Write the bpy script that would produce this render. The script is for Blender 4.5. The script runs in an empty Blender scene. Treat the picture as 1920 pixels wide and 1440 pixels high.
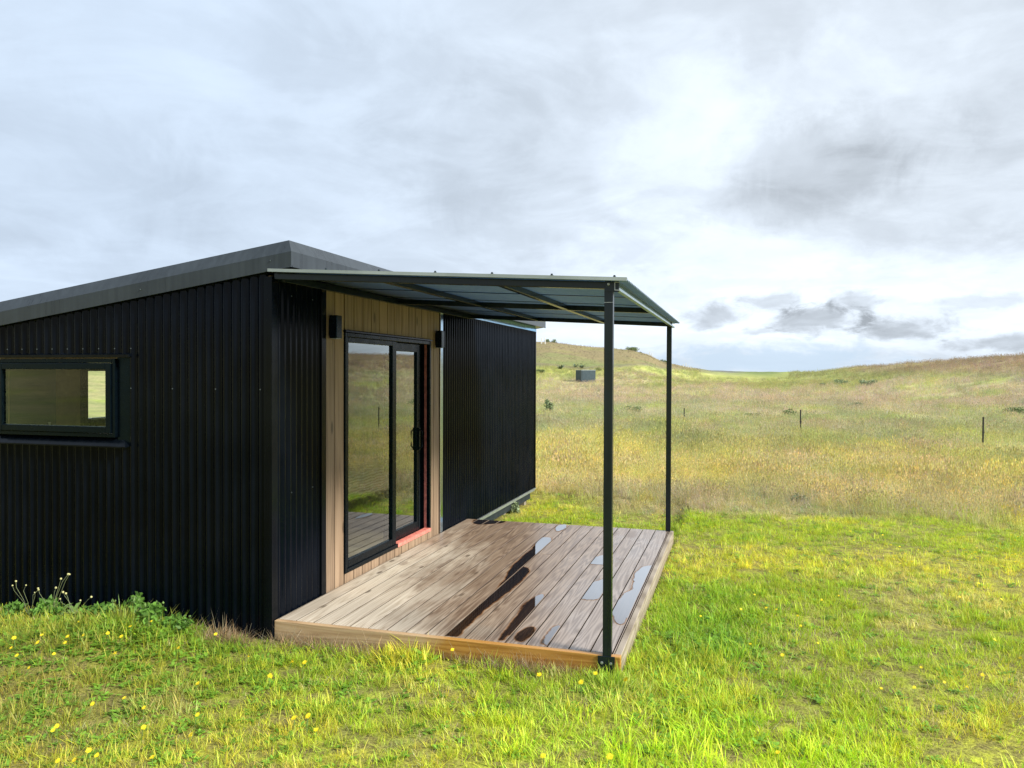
import bpy, math, random
import numpy as np
from mathutils import Vector, Matrix

R = math.radians
rng = np.random.default_rng(7)
random.seed(7)
sc = bpy.context.scene
COL = sc.collection

# ------------------------------------------------------------------ camera
YAW, PITCH, ROLL, FPX = 0.2851, -0.0129, 0.0035, 1454.74
CAM = np.array([3.2645, -4.913, 1.8])
fw = np.array([-math.sin(YAW)*math.cos(PITCH), math.cos(YAW)*math.cos(PITCH), math.sin(PITCH)])
_r = np.array([math.cos(YAW), math.sin(YAW), 0.0]); _u = np.cross(_r, fw)
rt = _r*math.cos(ROLL) + _u*math.sin(ROLL); up = -_r*math.sin(ROLL) + _u*math.cos(ROLL)
cd = bpy.data.cameras.new('camera'); cam = bpy.data.objects.new('camera', cd); COL.objects.link(cam)
m = Matrix(((rt[0], up[0], -fw[0], CAM[0]), (rt[1], up[1], -fw[1], CAM[1]), (rt[2], up[2], -fw[2], CAM[2]), (0, 0, 0, 1)))
cam.matrix_world = m
cd.sensor_width = 36; cd.lens = 36*FPX/1920; cd.clip_start = .05; cd.clip_end = 20000
sc.camera = cam

# ------------------------------------------------------------------ sun, sky, exposure
SUN_EL, SUN_AZ = R(34), R(101)          # azimuth clockwise from +Y
sdir = Vector((math.sin(SUN_AZ)*math.cos(SUN_EL), math.cos(SUN_AZ)*math.cos(SUN_EL), math.sin(SUN_EL)))
sl = bpy.data.lights.new('sun', 'SUN'); so = bpy.data.objects.new('sun', sl); COL.objects.link(so)
sl.energy = 5.0; sl.angle = R(14); sl.color = (1, .95, .83)
so.rotation_euler = sdir.to_track_quat('Z', 'Y').to_euler()
sc.view_settings.view_transform = 'Standard'; sc.view_settings.look = 'None'
sc.view_settings.exposure = 0.58; sc.view_settings.gamma = 1

class NT:
    """small helper to write node maths"""
    def __init__(s, nt): s.nt = nt; s.L = nt.links
    def new(s, t, **k):
        n = s.nt.nodes.new(t)
        for a, b in k.items(): setattr(n, a, b)
        return n
    def put(s, inp, v):
        if isinstance(v, bpy.types.NodeSocket): s.L.new(v, inp)
        else: inp.default_value = v
    def m(s, op, a, b=None, c=None, clamp=False):
        n = s.new('ShaderNodeMath', operation=op, use_clamp=clamp)
        for i, v in enumerate((a, b, c)):
            if v is not None: s.put(n.inputs[i], v)
        return n.outputs[0]
    def vm(s, op, a, b=None):
        n = s.new('ShaderNodeVectorMath', operation=op)
        s.put(n.inputs[0], a)
        if b is not None: s.put(n.inputs[1], b)
        return n.outputs[0]
    def sep(s, v):
        n = s.new('ShaderNodeSeparateXYZ'); s.put(n.inputs[0], v); return n.outputs
    def comb(s, x, y, z):
        n = s.new('ShaderNodeCombineXYZ')
        for i, v in enumerate((x, y, z)): s.put(n.inputs[i], v)
        return n.outputs[0]
    def noise(s, v, scale, detail=5, rough=.55, dist=0.0):
        n = s.new('ShaderNodeTexNoise'); s.put(n.inputs['Vector'], v)
        n.inputs['Scale'].default_value = scale; n.inputs['Detail'].default_value = detail
        n.inputs['Roughness'].default_value = rough; n.inputs['Distortion'].default_value = dist
        return n.outputs[0]
    def ss(s, v, a, b, lo=0.0, hi=1.0):
        n = s.new('ShaderNodeMapRange', interpolation_type='SMOOTHSTEP')
        s.put(n.inputs[0], v)
        n.inputs[1].default_value = a; n.inputs[2].default_value = b
        n.inputs[3].default_value = lo; n.inputs[4].default_value = hi
        return n.outputs[0]
    def mix(s, f, a, b, blend='MIX'):
        n = s.new('ShaderNodeMix', data_type='RGBA', blend_type=blend)
        s.put(n.inputs[0], f)
        for i, v in ((6, a), (7, b)):
            if isinstance(v, tuple) and len(v) == 3: v = v + (1,)
            s.put(n.inputs[i], v)
        return n.outputs[2]
    def ramp(s, v, stops):
        n = s.new('ShaderNodeValToRGB'); s.put(n.inputs[0], v)
        e = n.color_ramp.elements
        while len(e) < len(stops): e.new(.5)
        for q, (p, c) in zip(e, stops): q.position = p; q.color = c + (1,) if len(c) == 3 else c
        return n.outputs[0]
    def bump(s, h, strength, dist):
        n = s.new('ShaderNodeBump'); s.put(n.inputs['Height'], h)
        n.inputs['Strength'].default_value = strength; n.inputs['Distance'].default_value = dist
        return n.outputs[0]

w = bpy.data.worlds.new('World'); sc.world = w; w.use_nodes = True
w.node_tree.nodes.clear(); N = NT(w.node_tree)
out = N.new('ShaderNodeOutputWorld'); bg = N.new('ShaderNodeBackground'); bg.inputs[1].default_value = .1
sky = N.new('ShaderNodeTexSky', sky_type='NISHITA'); sky.sun_disc = False
sky.sun_elevation = SUN_EL; sky.sun_rotation = SUN_AZ; sky.air_density = 1; sky.dust_density = 1.5
tc = N.new('ShaderNodeTexCoord'); D = N.vm('NORMALIZE', tc.outputs['Generated']); dx, dy, dz = N.sep(D)
azr = N.m('MULTIPLY', N.m('ARCTAN2', dx, dy), 57.2958)          # degrees clockwise from +Y
elr = N.m('MULTIPLY', N.m('ARCSINE', dz), 57.2958)
den = N.m('ADD', N.m('MAXIMUM', dz, 0.0), .20)
P = N.comb(N.m('DIVIDE', dx, den), N.m('DIVIDE', dy, den), 0.0)   # the cloud deck seen in perspective
big = N.noise(P, .55, 6, .55, .4); med = N.noise(P, 1.7, 8, .58, .9)
pat = N.ss(N.noise(N.vm('ADD', P, (3.1, 7.7, 0)), 1.9, 9, .60, .7), .40, .60); pat2 = N.ss(N.noise(N.vm('ADD', P, (9.1, 2.2, 0)), 4.6, 9, .62, .5), .38, .64)
fin = N.noise(D, 9.0, 6, .6, .6)
wob1 = N.m('MULTIPLY', N.m('SUBTRACT', fin, .5), 9.0)
wob2 = N.m('MULTIPLY', N.m('SUBTRACT', N.noise(N.vm('ADD', D, (5.3, 1.1, 2.7)), 11.0, 6, .65), .5), 7.0)
az = N.m('ADD', azr, wob1); el = N.m('ADD', elr, N.m('MULTIPLY', wob2, .55))
azs = N.m('ADD', azr, N.m('MULTIPLY', wob1, .35)); els = N.m('ADD', elr, N.m('MULTIPLY', wob2, .2))
puff = N.noise(N.vm('MULTIPLY', D, (1, 1, 2.2)), 26.0, 8, .62, .4); puffb = N.noise(D, 7.0, 8, .6, .8)
def blob(a0, e0, ra, re, fine=False, soft=.25):
    A = N.m('DIVIDE', N.m('SUBTRACT', azs if fine else az, a0), ra)
    B = N.m('DIVIDE', N.m('SUBTRACT', els if fine else el, e0), re)
    d = N.m('SQRT', N.m('ADD', N.m('MULTIPLY', A, A), N.m('MULTIPLY', B, B)))
    if fine: return N.ss(N.m('ADD', d, N.m('MULTIPLY', N.m('SUBTRACT', puff, .5), 1.7)), .30, 1.05, 1, 0)
    return N.ss(N.m('ADD', d, N.m('MULTIPLY', N.m('SUBTRACT', puffb, .5), 1.9)), soft+.1, 1.02, 1, 0)
def px_ang(x, y):
    return math.degrees(math.atan((x-960)/FPX) - YAW), math.degrees(math.atan((700-y)*math.cos(math.atan((x-960)/FPX))/FPX))
val = N.m('ADD', .56, N.m('MULTIPLY', N.m('SUBTRACT', big, .5), .16))
val = N.m('ADD', val, N.m('MULTIPLY', N.m('SUBTRACT', med, .5), .12))
vary = N.ss(azr, -55, 0, .45, 1.0)
val = N.m('ADD', val, N.m('MULTIPLY', N.m('MULTIPLY', N.m('SUBTRACT', pat, .5), .075), vary))
val = N.m('ADD', val, N.m('MULTIPLY', N.m('MULTIPLY', N.m('SUBTRACT', pat2, .5), .035), vary))
# (pixel-measured centre turned into a compass direction, radii in degrees, change of brightness)
CL = [((1545, 330), 9, 4.2, -.34), ((1700, 260), 6, 3.5, -.12), ((1900, 130), 5, 6, -.12), ((930, 270), 11, 6, -.14), ((700, 120), 12, 4, -.05),
      ((1250, 270), 7, 9, .16), ((1350, 470), 16, 4.0, .20), ((1700, 520), 12, 2.6, .14), ((1700, 90), 10, 4, .10), ((100, 330), 14, 7, -.12),
      ((1450, 200), 9, 5, .10), ((560, 330), 14, 5, -.04), ((330, 100), 10, 5, .04)]
for (c, ra, re, k) in CL:
    a0, e0 = px_ang(*c)
    val = N.m('ADD', val, N.m('MULTIPLY', blob(a0, e0, ra, re), k*.42))
# brighter band low in the sky towards the right of the view, thin blue distance under it
val = N.m('ADD', val, N.m('MULTIPLY', N.m('MULTIPLY', N.ss(elr, .5, 3.2, 0, 1), N.ss(elr, 3.6, 9, 1, 0)), N.m('MULTIPLY', N.ss(azr, -24, -10), .17)))
CF = [((1340, 590), 3.0, 1.2, -.26), ((1440, 565), 2.8, 1.1, -.24), ((1530, 598), 4.0, 1.3, -.30), ((1600, 565), 2.8, 1.1, -.24), ((1700, 612), 4.4, 1.1, -.30), ((1880, 640), 4, .7, -.22),
      ((1420, 620), 1.4, .3, -.16), ((1850, 560), 4, .6, -.14)]
for (c, ra, re, k) in CF:
    a0, e0 = px_ang(*c)
    val = N.m('ADD', val, N.m('MULTIPLY', blob(a0, e0, ra, re, True), k*1.0))
warm = N.ss(azr, -45, 5)
tint = N.mix(warm, (.82, .975, 1.18), (.91, 1.01, 1.13))
a0, e0 = px_ang(1430, 672)
blue = blob(a0, e0, 12, 1.5, True)
val = N.m('MULTIPLY', N.m('MAXIMUM', val, .3), 10.0)
cloud = N.vm('SCALE', tint); cloud.node.inputs['Scale'].default_value = 1.0; N.L.new(val, cloud.node.inputs['Scale'])
cloud = N.mix(N.m('MULTIPLY', blue, .85), cloud, (4.2, 5.2, 6.3))
gap = N.ss(big, .60, .72, 0, .16)
colr = N.mix(gap, cloud, sky.outputs[0])
# dull ground colour under the horizon
colr = N.mix(N.ss(dz, -.02, -.002, 1, 0), colr, (1.4, 1.6, .8))
N.L.new(colr, bg.inputs[0]); N.L.new(bg.outputs[0], out.inputs[0])

# ------------------------------------------------------------------ helpers
def ray(x, y): return CAM, fw + rt*(x-960)/FPX + up*(720-y)/FPX
def tag(o, label=None, cat=None, group=None, kind=None):
    if label: o['label'] = label
    if cat: o['category'] = cat
    if group: o['group'] = group
    if kind: o['kind'] = kind
    return o
def empty(name, loc=(0, 0, 0), rz=0):
    o = bpy.data.objects.new(name, None); COL.objects.link(o); o.location = loc; o.rotation_euler = (0, 0, rz); return o
def link(name, me, mat, parent=None):
    o = bpy.data.objects.new(name, me); COL.objects.link(o)
    if mat is not None: me.materials.append(mat)
    if parent: o.parent = parent
    return o
class MB:
    def __init__(s): s.v = []; s.f = []
    def raw(s, vs, fs):
        b = len(s.v); s.v += [tuple(map(float, q)) for q in vs]; s.f += [tuple(i+b for i in q) for q in fs]; return s
    def box(s, x0, x1, y0, y1, z0, z1, zf=None):
        """zf: optional function (x,y)->dz added to every corner (sloping members)"""
        vs = [(x, y, z) for z in (z0, z1) for x, y in ((x0, y0), (x1, y0), (x1, y1), (x0, y1))]
        if zf: vs = [(x, y, z+zf(x, y)) for x, y, z in vs]
        return s.raw(vs, [(3, 2, 1, 0), (4, 5, 6, 7), (0, 1, 5, 4), (1, 2, 6, 5), (2, 3, 7, 6), (3, 0, 4, 7)])
    def tube(s, pts, rad, n=8, cap=True):
        pts = [Vector(p) for p in pts]; rr = rad if hasattr(rad, '__len__') else [rad]*len(pts)
        vs = []; fs = []
        for i, p in enumerate(pts):
            d = (pts[min(i+1, len(pts)-1)] - pts[max(i-1, 0)]).normalized()
            a = d.cross(Vector((0, 0, 1)))
            if a.length < .01: a = Vector((1, 0, 0))
            a.normalize(); b = d.cross(a)
            for k in range(n):
                t = 2*math.pi*k/n; vs.append(p + a*math.cos(t)*rr[i] + b*math.sin(t)*rr[i])
        for i in range(len(pts)-1):
            for k in range(n): fs.append((i*n+k, i*n+(k+1) % n, (i+1)*n+(k+1) % n, (i+1)*n+k))
        if cap: fs.append(tuple(range(n))[::-1]); fs.append(tuple((len(pts)-1)*n+k for k in range(n)))
        return s.raw(vs, fs)
    def build(s, name, mat, parent=None, smooth=False, bevel=0):
        me = bpy.data.meshes.new(name); me.from_pydata(s.v, [], s.f); me.validate(); me.update()
        if smooth: me.shade_smooth()
        o = link(name, me, mat, parent)
        if bevel:
            b = o.modifiers.new('bevel', 'BEVEL'); b.width = bevel; b.segments = 2; b.limit_method = 'ANGLE'
        return o
def mesh_np(name, V, F, mat, parent=None, attrs=None, smooth=False):
    """V (n,3), F (k,4 or 3) numpy"""
    me = bpy.data.meshes.new(name); V = np.asarray(V, np.float32); F = np.asarray(F, np.int32)
    me.vertices.add(len(V)); me.vertices.foreach_set('co', V.ravel())
    k = F.shape[1]; me.loops.add(F.size); me.loops.foreach_set('vertex_index', F.ravel())
    me.polygons.add(len(F)); me.polygons.foreach_set('loop_start', np.arange(0, F.size, k, dtype=np.int32))
    me.update(calc_edges=True)
    for n, (t, a) in (attrs or {}).items():
        at = me.attributes.new(n, t, 'POINT')
        at.data.foreach_set('color' if t == 'FLOAT_COLOR' else 'value', np.asarray(a, np.float32).ravel())
    if smooth: me.shade_smooth()
    return link(name, me, mat, parent) if name else me

# value noise for colour / height fields
_T = rng.random((256, 256))
def vnoise(x, y):
    x = np.asarray(x, float); y = np.asarray(y, float)
    xi = np.floor(x).astype(int); yi = np.floor(y).astype(int); fx = x-xi; fy = y-yi
    fx = fx*fx*(3-2*fx); fy = fy*fy*(3-2*fy)
    g = lambda i, j: _T[i & 255, j & 255]
    return (g(xi, yi)*(1-fx)+g(xi+1, yi)*fx)*(1-fy) + (g(xi, yi+1)*(1-fx)+g(xi+1, yi+1)*fx)*fy
def fbm(x, y, o=4):
    s = 0; a = .5; t = 0
    for i in range(o):
        s = s + a*vnoise(x*2**i+13.7*i, y*2**i+7.1*i); t += a; a *= .55
    return s/t
def sstep(x, a, b):
    t = np.clip((x-a)/(b-a), 0, 1); return t*t*(3-2*t)
def g2(x, y, cx, cy, rx, ry): return np.exp(-((x-cx)/rx)**2 - ((y-cy)/ry)**2)

# ------------------------------------------------------------------ materials
def mat(name):
    ma = bpy.data.materials.new(name); ma.use_nodes = True; nt = ma.node_tree
    b = nt.nodes['Principled BSDF']; return ma, NT(nt), b
def simple(name, col, rough=.5, metal=0, nscale=0, namp=.0, bump=0, spec=.5):
    ma, n, b = mat(name); b.inputs['Roughness'].default_value = rough; b.inputs['Metallic'].default_value = metal
    b.inputs['Specular IOR Level'].default_value = spec; b.inputs['Specular Tint'].default_value = (.40, .74, 1, 1)
    if nscale:
        geo = n.new('ShaderNodeNewGeometry'); f = n.noise(geo.outputs['Position'], nscale, 5, .6)
        c = n.mix(n.ss(f, .3, .7), tuple(q*(1-namp) for q in col), tuple(q*(1+namp) for q in col))
        n.put(b.inputs['Base Color'], c)
        n.put(b.inputs['Roughness'], n.ss(n.noise(geo.outputs['Position'], nscale*.37, 4), .3, .7, rough*.85, min(1, rough*1.2)))
        if bump: n.put(b.inputs['Normal'], n.bump(f, bump, .01))
    else: b.inputs['Base Color'].default_value = col + (1,)
    return ma
def steel_mat(name, col, rough, spec=.3):
    ma, n, b = mat(name); geo = n.new('ShaderNodeNewGeometry'); P_ = geo.outputs['Position']
    streak = n.noise(n.vm('MULTIPLY', P_, (22, 22, .7)), 1, 5, .6)
    cloudy = n.noise(P_, 2.3, 4, .6); speck = n.noise(P_, 160, 2, .5)
    f = n.m('ADD', n.m('MULTIPLY', streak, .5), n.m('MULTIPLY', cloudy, .5))
    c = n.mix(n.ss(f, .35, .68), tuple(q*.8 for q in col), tuple(q*1.35+.002 for q in col))
    c = n.mix(n.ss(speck, .74, .80, 0, .35), c, (.10, .10, .095))
    n.put(b.inputs['Base Color'], c); n.put(b.inputs['Roughness'], n.ss(f, .3, .7, rough*.85, rough*1.25))
    n.put(b.inputs['Normal'], n.bump(n.noise(P_, 5, 2), .05, .01)); b.inputs['Specular IOR Level'].default_value = spec
    return ma
M = {}
M['steel'] = steel_mat('black_coated_steel', (.0006, .0020, .0052), .13, .09)
M['steel_trim'] = steel_mat('black_trim_steel', (.0010, .0022, .0042), .16, .10)
M['fascia'] = steel_mat('charcoal_fascia_steel', (.030, .038, .047), .30)
M['canopy_steel'] = steel_mat('black_box_section', (.005, .010, .014), .22)
M['sheet_under'] = steel_mat('grey_roof_sheet', (.20, .26, .32), .38)
_n = NT(M['sheet_under'].node_tree); _b = _n.nt.nodes['Principled BSDF']; _t = _n.new('ShaderNodeBsdfTranslucent'); _t.inputs['Color'].default_value = (.24, .34, .44, 1)
_m = _n.new('ShaderNodeMixShader'); _m.inputs[0].default_value = .45; _n.L.new(_b.outputs[0], _m.inputs[1]); _n.L.new(_t.outputs[0], _m.inputs[2]); _n.L.new(_m.outputs[0], _n.nt.nodes['Material Output'].inputs[0])   # smoky sheet lets a little daylight through
M['alu'] = simple('black_aluminium', (.0014, .003, .005), .26, 0, 30, .2, 0, .14)
M['galv'] = simple('galvanised_steel', (.42, .44, .45), .38, .7, 40, .2)
M['screwhead'] = simple('dull_screw_head', (.05, .055, .055), .5)
M['cover_strip'] = simple('aluminium_cover_strip', (.62, .64, .66), .16, 1.0, 30, .1)
M['lamp'] = simple('black_lamp_metal', (.003, .005, .009), .25, 0, 40, .2, 0, .25)
M['rubber'] = simple('black_rubber', (.012, .012, .012), .7)
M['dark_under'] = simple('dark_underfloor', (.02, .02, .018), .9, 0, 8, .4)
M['ply'] = simple('interior_plywood', (.30, .20, .10), .5, 0, 6, .25)
M['ceil'] = simple('interior_ceiling', (.5, .46, .40), .8, 0, 4, .1)
M['pile'] = simple('grey_pile_timber', (.22, .19, .15), .85, 0, 18, .35, .3)
M['pink'] = simple('pink_primer_tape', (.62, .19, .15), .55, 0, 25, .25)
M['pinkdull'] = simple('dull_pink_primer', (.30, .10, .085), .6, 0, 25, .3)
M['shed'] = simple('charcoal_shed_steel', (.045, .055, .062), .5, 0, 3, .15)
M['shedroof'] = simple('pale_shed_roof', (.30, .33, .34), .5, 0, 3, .15)
M['white_post'] = simple('white_post_paint', (.75, .74, .70), .6, 0, 20, .15)
M['rust_post'] = simple('weathered_steel_post', (.045, .035, .028), .8, 0, 60, .4)

def glass_mat():
    ma = bpy.data.materials.new('window_glass'); ma.use_nodes = True; n = NT(ma.node_tree); n.nt.nodes.clear()
    o = n.new('ShaderNodeOutputMaterial'); gl = n.new('ShaderNodeBsdfGlossy'); gl.inputs['Roughness'].default_value = .0
    geo = n.new('ShaderNodeNewGeometry')
    gl.inputs['Color'].default_value = (.86, .92, .90, 1)
    n.put(gl.inputs['Normal'], n.bump(n.noise(geo.outputs['Position'], .9, 1, .4), .04, .02))
    tr = n.new('ShaderNodeBsdfTransparent'); tr.inputs['Color'].default_value = (.80, .84, .80, 1)
    fr = n.new('ShaderNodeFresnel'); fr.inputs['IOR'].default_value = 1.5
    mx = n.new('ShaderNodeMixShader'); kf = n.m('MINIMUM', n.m('MAXIMUM', n.m('MULTIPLY', n.m('SUBTRACT', fr.outputs[0], .044), 6.0), .02), .85)
    n.put(mx.inputs[0], n.m('MULTIPLY', kf, n.m('SUBTRACT', 1.0, geo.outputs['Backfacing']))); n.L.new(tr.outputs[0], mx.inputs[1]); n.L.new(gl.outputs[0], mx.inputs[2])
    n.L.new(mx.outputs[0], o.inputs[0]); return ma
M['glass'] = glass_mat()

def wood_nodes(n, vec_long, bid, pale, mid, dark, ring=12):
    """vec_long: vector whose Y runs along the board; bid: per-board number"""
    x, y, z = n.sep(vec_long)
    off = n.m('MULTIPLY', bid, 37.3)
    q = n.comb(n.m('ADD', n.m('MULTIPLY', x, 9.0), off), n.m('ADD', n.m('MULTIPLY', y, .42), off), n.m('MULTIPLY', z, 9.0))
    fld = n.noise(q, 1.0, 2, .45, .3)
    rings = n.m('FRACT', n.m('MULTIPLY', fld, float(ring)))
    rings = n.m('ABSOLUTE', n.m('SUBTRACT', n.m('MULTIPLY', rings, 2.0), 1.0))
    fib = n.noise(n.comb(n.m('ADD', n.m('MULTIPLY', x, 130.0), off), n.m('MULTIPLY', y, 3.0), n.m('MULTIPLY', z, 130.0)), 1.0, 4, .6)
    g = n.m('ADD', n.m('MULTIPLY', rings, .45), n.m('MULTIPLY', fib, .6))
    c = n.ramp(g, [(.22, dark), (.5, mid), (.85, pale)])
    vn = n.new('ShaderNodeTexVoronoi'); vn.inputs['Scale'].default_value = 1.0
    n.put(vn.inputs['Vector'], n.comb(n.m('ADD', n.m('MULTIPLY', x, 5.5), off), n.m('MULTIPLY', y, 2.0), 0.0))
    kn = n.ss(vn.outputs['Distance'], .06, .14, 1, 0)
    c = n.mix(n.m('MULTIPLY', kn, .75), c, tuple(v*.35 for v in dark))
    return c, g, kn
def timber_mat(name, pale, mid, dark, along='Z', rough=.6, ring=12):
    ma, n, b = mat(name); geo = n.new('ShaderNodeNewGeometry'); x, y, z = n.sep(geo.outputs['Position'])
    at = n.new('ShaderNodeAttribute', attribute_name='bid')
    v = n.comb(n.m('ADD', x, y), z, 0.0) if along == 'Z' else (n.comb(n.m('ADD', y, z), x, 0.0) if along == 'X' else n.comb(n.m('ADD', x, z), y, 0.0))
    c, g, kn = wood_nodes(n, v, at.outputs['Fac'], pale, mid, dark, ring)
    br = n.noise(n.comb(n.m('MULTIPLY', at.outputs['Fac'], 91.0), 0.0, 0.0), 1.0, 0)
    c = n.mix(1.0, c, n.ramp(br, [(.3, (.86, .86, .86)), (.7, (1.1, 1.08, 1.05))]), 'MULTIPLY')
    n.put(b.inputs['Base Color'], c); b.inputs['Roughness'].default_value = rough
    n.put(b.inputs['Normal'], n.bump(g, .25, .002))
    return ma
M['cedar'] = timber_mat('oiled_vertical_timber', (.295, .212, .148), (.245, .170, .114), (.165, .112, .074), 'Z', .62, 5)
def rim_mat():
    ma, n, b = mat('treated_pine_rim'); geo = n.new('ShaderNodeNewGeometry'); x, y, z = n.sep(geo.outputs['Position'])
    v = n.comb(n.m('MULTIPLY', n.m('ADD', z, 0.0), 1.0), n.m('ADD', x, y), 0.0)
    c, g, kn = wood_nodes(n, v, .37, (.50, .36, .22), (.43, .29, .165), (.33, .21, .11), 9)
    # rain-soaked stretch of the front rim
    wet = n.m('MULTIPLY', n.ss(n.m('ADD', x, n.m('MULTIPLY', n.m('SUBTRACT', n.noise(geo.outputs['Position'], 4, 4), .5), .5)), 1.15, 1.45), n.ss(y, .02, .2, 1, 0))
    c = n.mix(wet, c, n.mix(n.ss(g, .2, .8), (.30, .13, .025), (.46, .235, .06)))
    side = n.ss(y, .03, .06)
    c = n.mix(side, c, n.mix(n.ss(g, .2, .8), (.20, .16, .12), (.36, .31, .26)))
    mud = n.m('MULTIPLY', n.ss(n.m('ADD', z, n.m('MULTIPLY', n.noise(geo.outputs['Position'], 14, 4), .07)), -.10, -.03, 1, 0), .6)
    c = n.mix(mud, c, (.14, .10, .06))
    n.put(b.inputs['Base Color'], c); n.put(b.inputs['Roughness'], n.m('SUBTRACT', .6, n.m('MULTIPLY', wet, .3)))
    n.put(b.inputs['Normal'], n.bump(g, .25, .002)); return ma
M['rim'] = rim_mat()
def deck_mat():
    ma, n, b = mat('rain_wet_decking'); geo = n.new('ShaderNodeNewGeometry'); P_ = geo.outputs['Position']; x, y, z = n.sep(P_)
    at = n.new('ShaderNodeAttribute', attribute_name='bid'); bid = at.outputs['Fac']
    c0, g, kn = wood_nodes(n, n.comb(x, y, 0.0), bid, (.56, .50, .43), (.47, .41, .34), (.32, .26, .20), 13)
    br = n.noise(n.comb(n.m('MULTIPLY', bid, 91.0), 0.0, 0.0), 1.0, 0)
    c0 = n.mix(1.0, c0, n.ramp(br, [(.3, (.78, .77, .76)), (.7, (1.14, 1.13, 1.1))]), 'MULTIPLY')
    n1 = n.noise(n.comb(n.m('ADD', n.m('MULTIPLY', x, 2.2), n.m('MULTIPLY', bid, 9.0)), n.m('MULTIPLY', y, .8), 0.0), 1.4, 4, .6)
    # dampness grows towards the open side and the far end
    wv = n.m('ADD', n.m('ADD', n.m('MULTIPLY', x, .50), n.m('MULTIPLY', y, .17)), n.m('MULTIPLY', n.m('SUBTRACT', n1, .5), 1.1))
    wet = n.ss(wv, .38, .88)
    wetc = n.mix(n.ss(g, .25, .8), (.15, .098, .066), (.325, .24, .175))
    grey = n.mix(n.ss(g, .25, .8), (.20, .16, .14), (.34, .285, .255))  # sky sheen of the open side, painted into the wet colour as grey
    wetc = n.mix(n.ss(n.m('ADD', x, n.m('MULTIPLY', n.m('SUBTRACT', n1, .5), .6)), 1.4, 2.3), wetc, grey)
    c = n.mix(wet, c0, wetc)
    c = n.mix(n.m('MULTIPLY', kn, .5), c, (.07, .045, .03))
    # damp marks left by single drops and drying pools
    st = n.ss(n.noise(n.comb(n.m('ADD', n.m('MULTIPLY', x, 4.0), n.m('MULTIPLY', bid, 5.0)), n.m('MULTIPLY', y, 1.3), 0.0), 1.3, 3, .5), .60, .66, 0, .55)
    st = n.m('MULTIPLY', st, n.ss(y, .9, 1.9))
    c = n.mix(st, c, (.15, .10, .07))
    jf = n.m('ABSOLUTE', n.m('SUBTRACT', n.m('FRACT', n.m('DIVIDE', n.m('SUBTRACT', x, .035), .1445)), .5))
    c = n.mix(n.ss(jf, .452, .478, 0, .85), c, (.035, .025, .018))    # dirt and damp lying in the joints
    n.put(b.inputs['Base Color'], c)
    ro = n.m('SUBTRACT', .62, n.m('MULTIPLY', wet, .30))
    ro = n.m('SUBTRACT', ro, n.m('MULTIPLY', n.m('MULTIPLY', n.ss(n1, .45, .7), n.ss(x, 1.3, 2.1)), .14))
    n.put(b.inputs['Roughness'], ro)
    n.put(b.inputs['Normal'], n.bump(g, .22, .0015))
    return ma
M['deck'] = deck_mat()
def puddle_mat():
    ma = bpy.data.materials.new('rain_puddle'); ma.use_nodes = True; n = NT(ma.node_tree); n.nt.nodes.clear()
    o = n.new('ShaderNodeOutputMaterial'); gl = n.new('ShaderNodeBsdfGlossy'); gl.inputs['Roughness'].default_value = .02
    tr = n.new('ShaderNodeBsdfTransparent'); at = n.new('ShaderNodeAttribute', attribute_name='wet'); n.put(tr.inputs['Color'], n.mix(n.ss(at.outputs['Fac'], 0, .55), (1, 1, 1), (.84, .64, .46)))
    fr = n.new('ShaderNodeFresnel'); fr.inputs['IOR'].default_value = 1.33
    mx = n.new('ShaderNodeMixShader'); n.put(mx.inputs[0], n.m('MULTIPLY', n.m('MINIMUM', n.m('MULTIPLY', fr.outputs[0], 3.7), .85), n.ss(at.outputs['Fac'], .30, .75))); n.L.new(tr.outputs[0], mx.inputs[1]); n.L.new(gl.outputs[0], mx.inputs[2])
    n.L.new(mx.outputs[0], o.inputs[0]); return ma
M['puddle'] = puddle_mat()

# foliage material: colour = per-instance field colour x per-blade tint
def blade_mat(name, inst=True, trans=.42, rough=.5, base=None):
    ma = bpy.data.materials.new(name); ma.use_nodes = True; n = NT(ma.node_tree); b = n.nt.nodes['Principled BSDF']; o = n.nt.nodes['Material Output']
    bc = n.new('ShaderNodeAttribute', attribute_name='bc')
    if inst:
        ic = n.new('ShaderNodeAttribute', attribute_name='gcol'); ic.attribute_type = 'INSTANCER'
        c = n.mix(1.0, ic.outputs['Color'], bc.outputs['Color'], 'MULTIPLY')
    else: c = n.mix(1.0, base + (1,), bc.outputs['Color'], 'MULTIPLY')
    n.put(b.inputs['Base Color'], c); b.inputs['Roughness'].default_value = rough; b.inputs['Specular IOR Level'].default_value = .3
    t = n.new('ShaderNodeBsdfTranslucent'); n.L.new(c, t.inputs['Color'])
    mx = n.new('ShaderNodeMixShader'); mx.inputs[0].default_value = trans
    n.L.new(b.outputs[0], mx.inputs[1]); n.L.new(t.outputs[0], mx.inputs[2]); n.L.new(mx.outputs[0], o.inputs[0]); return ma
M['blade'] = blade_mat('grass_blade')

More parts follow.
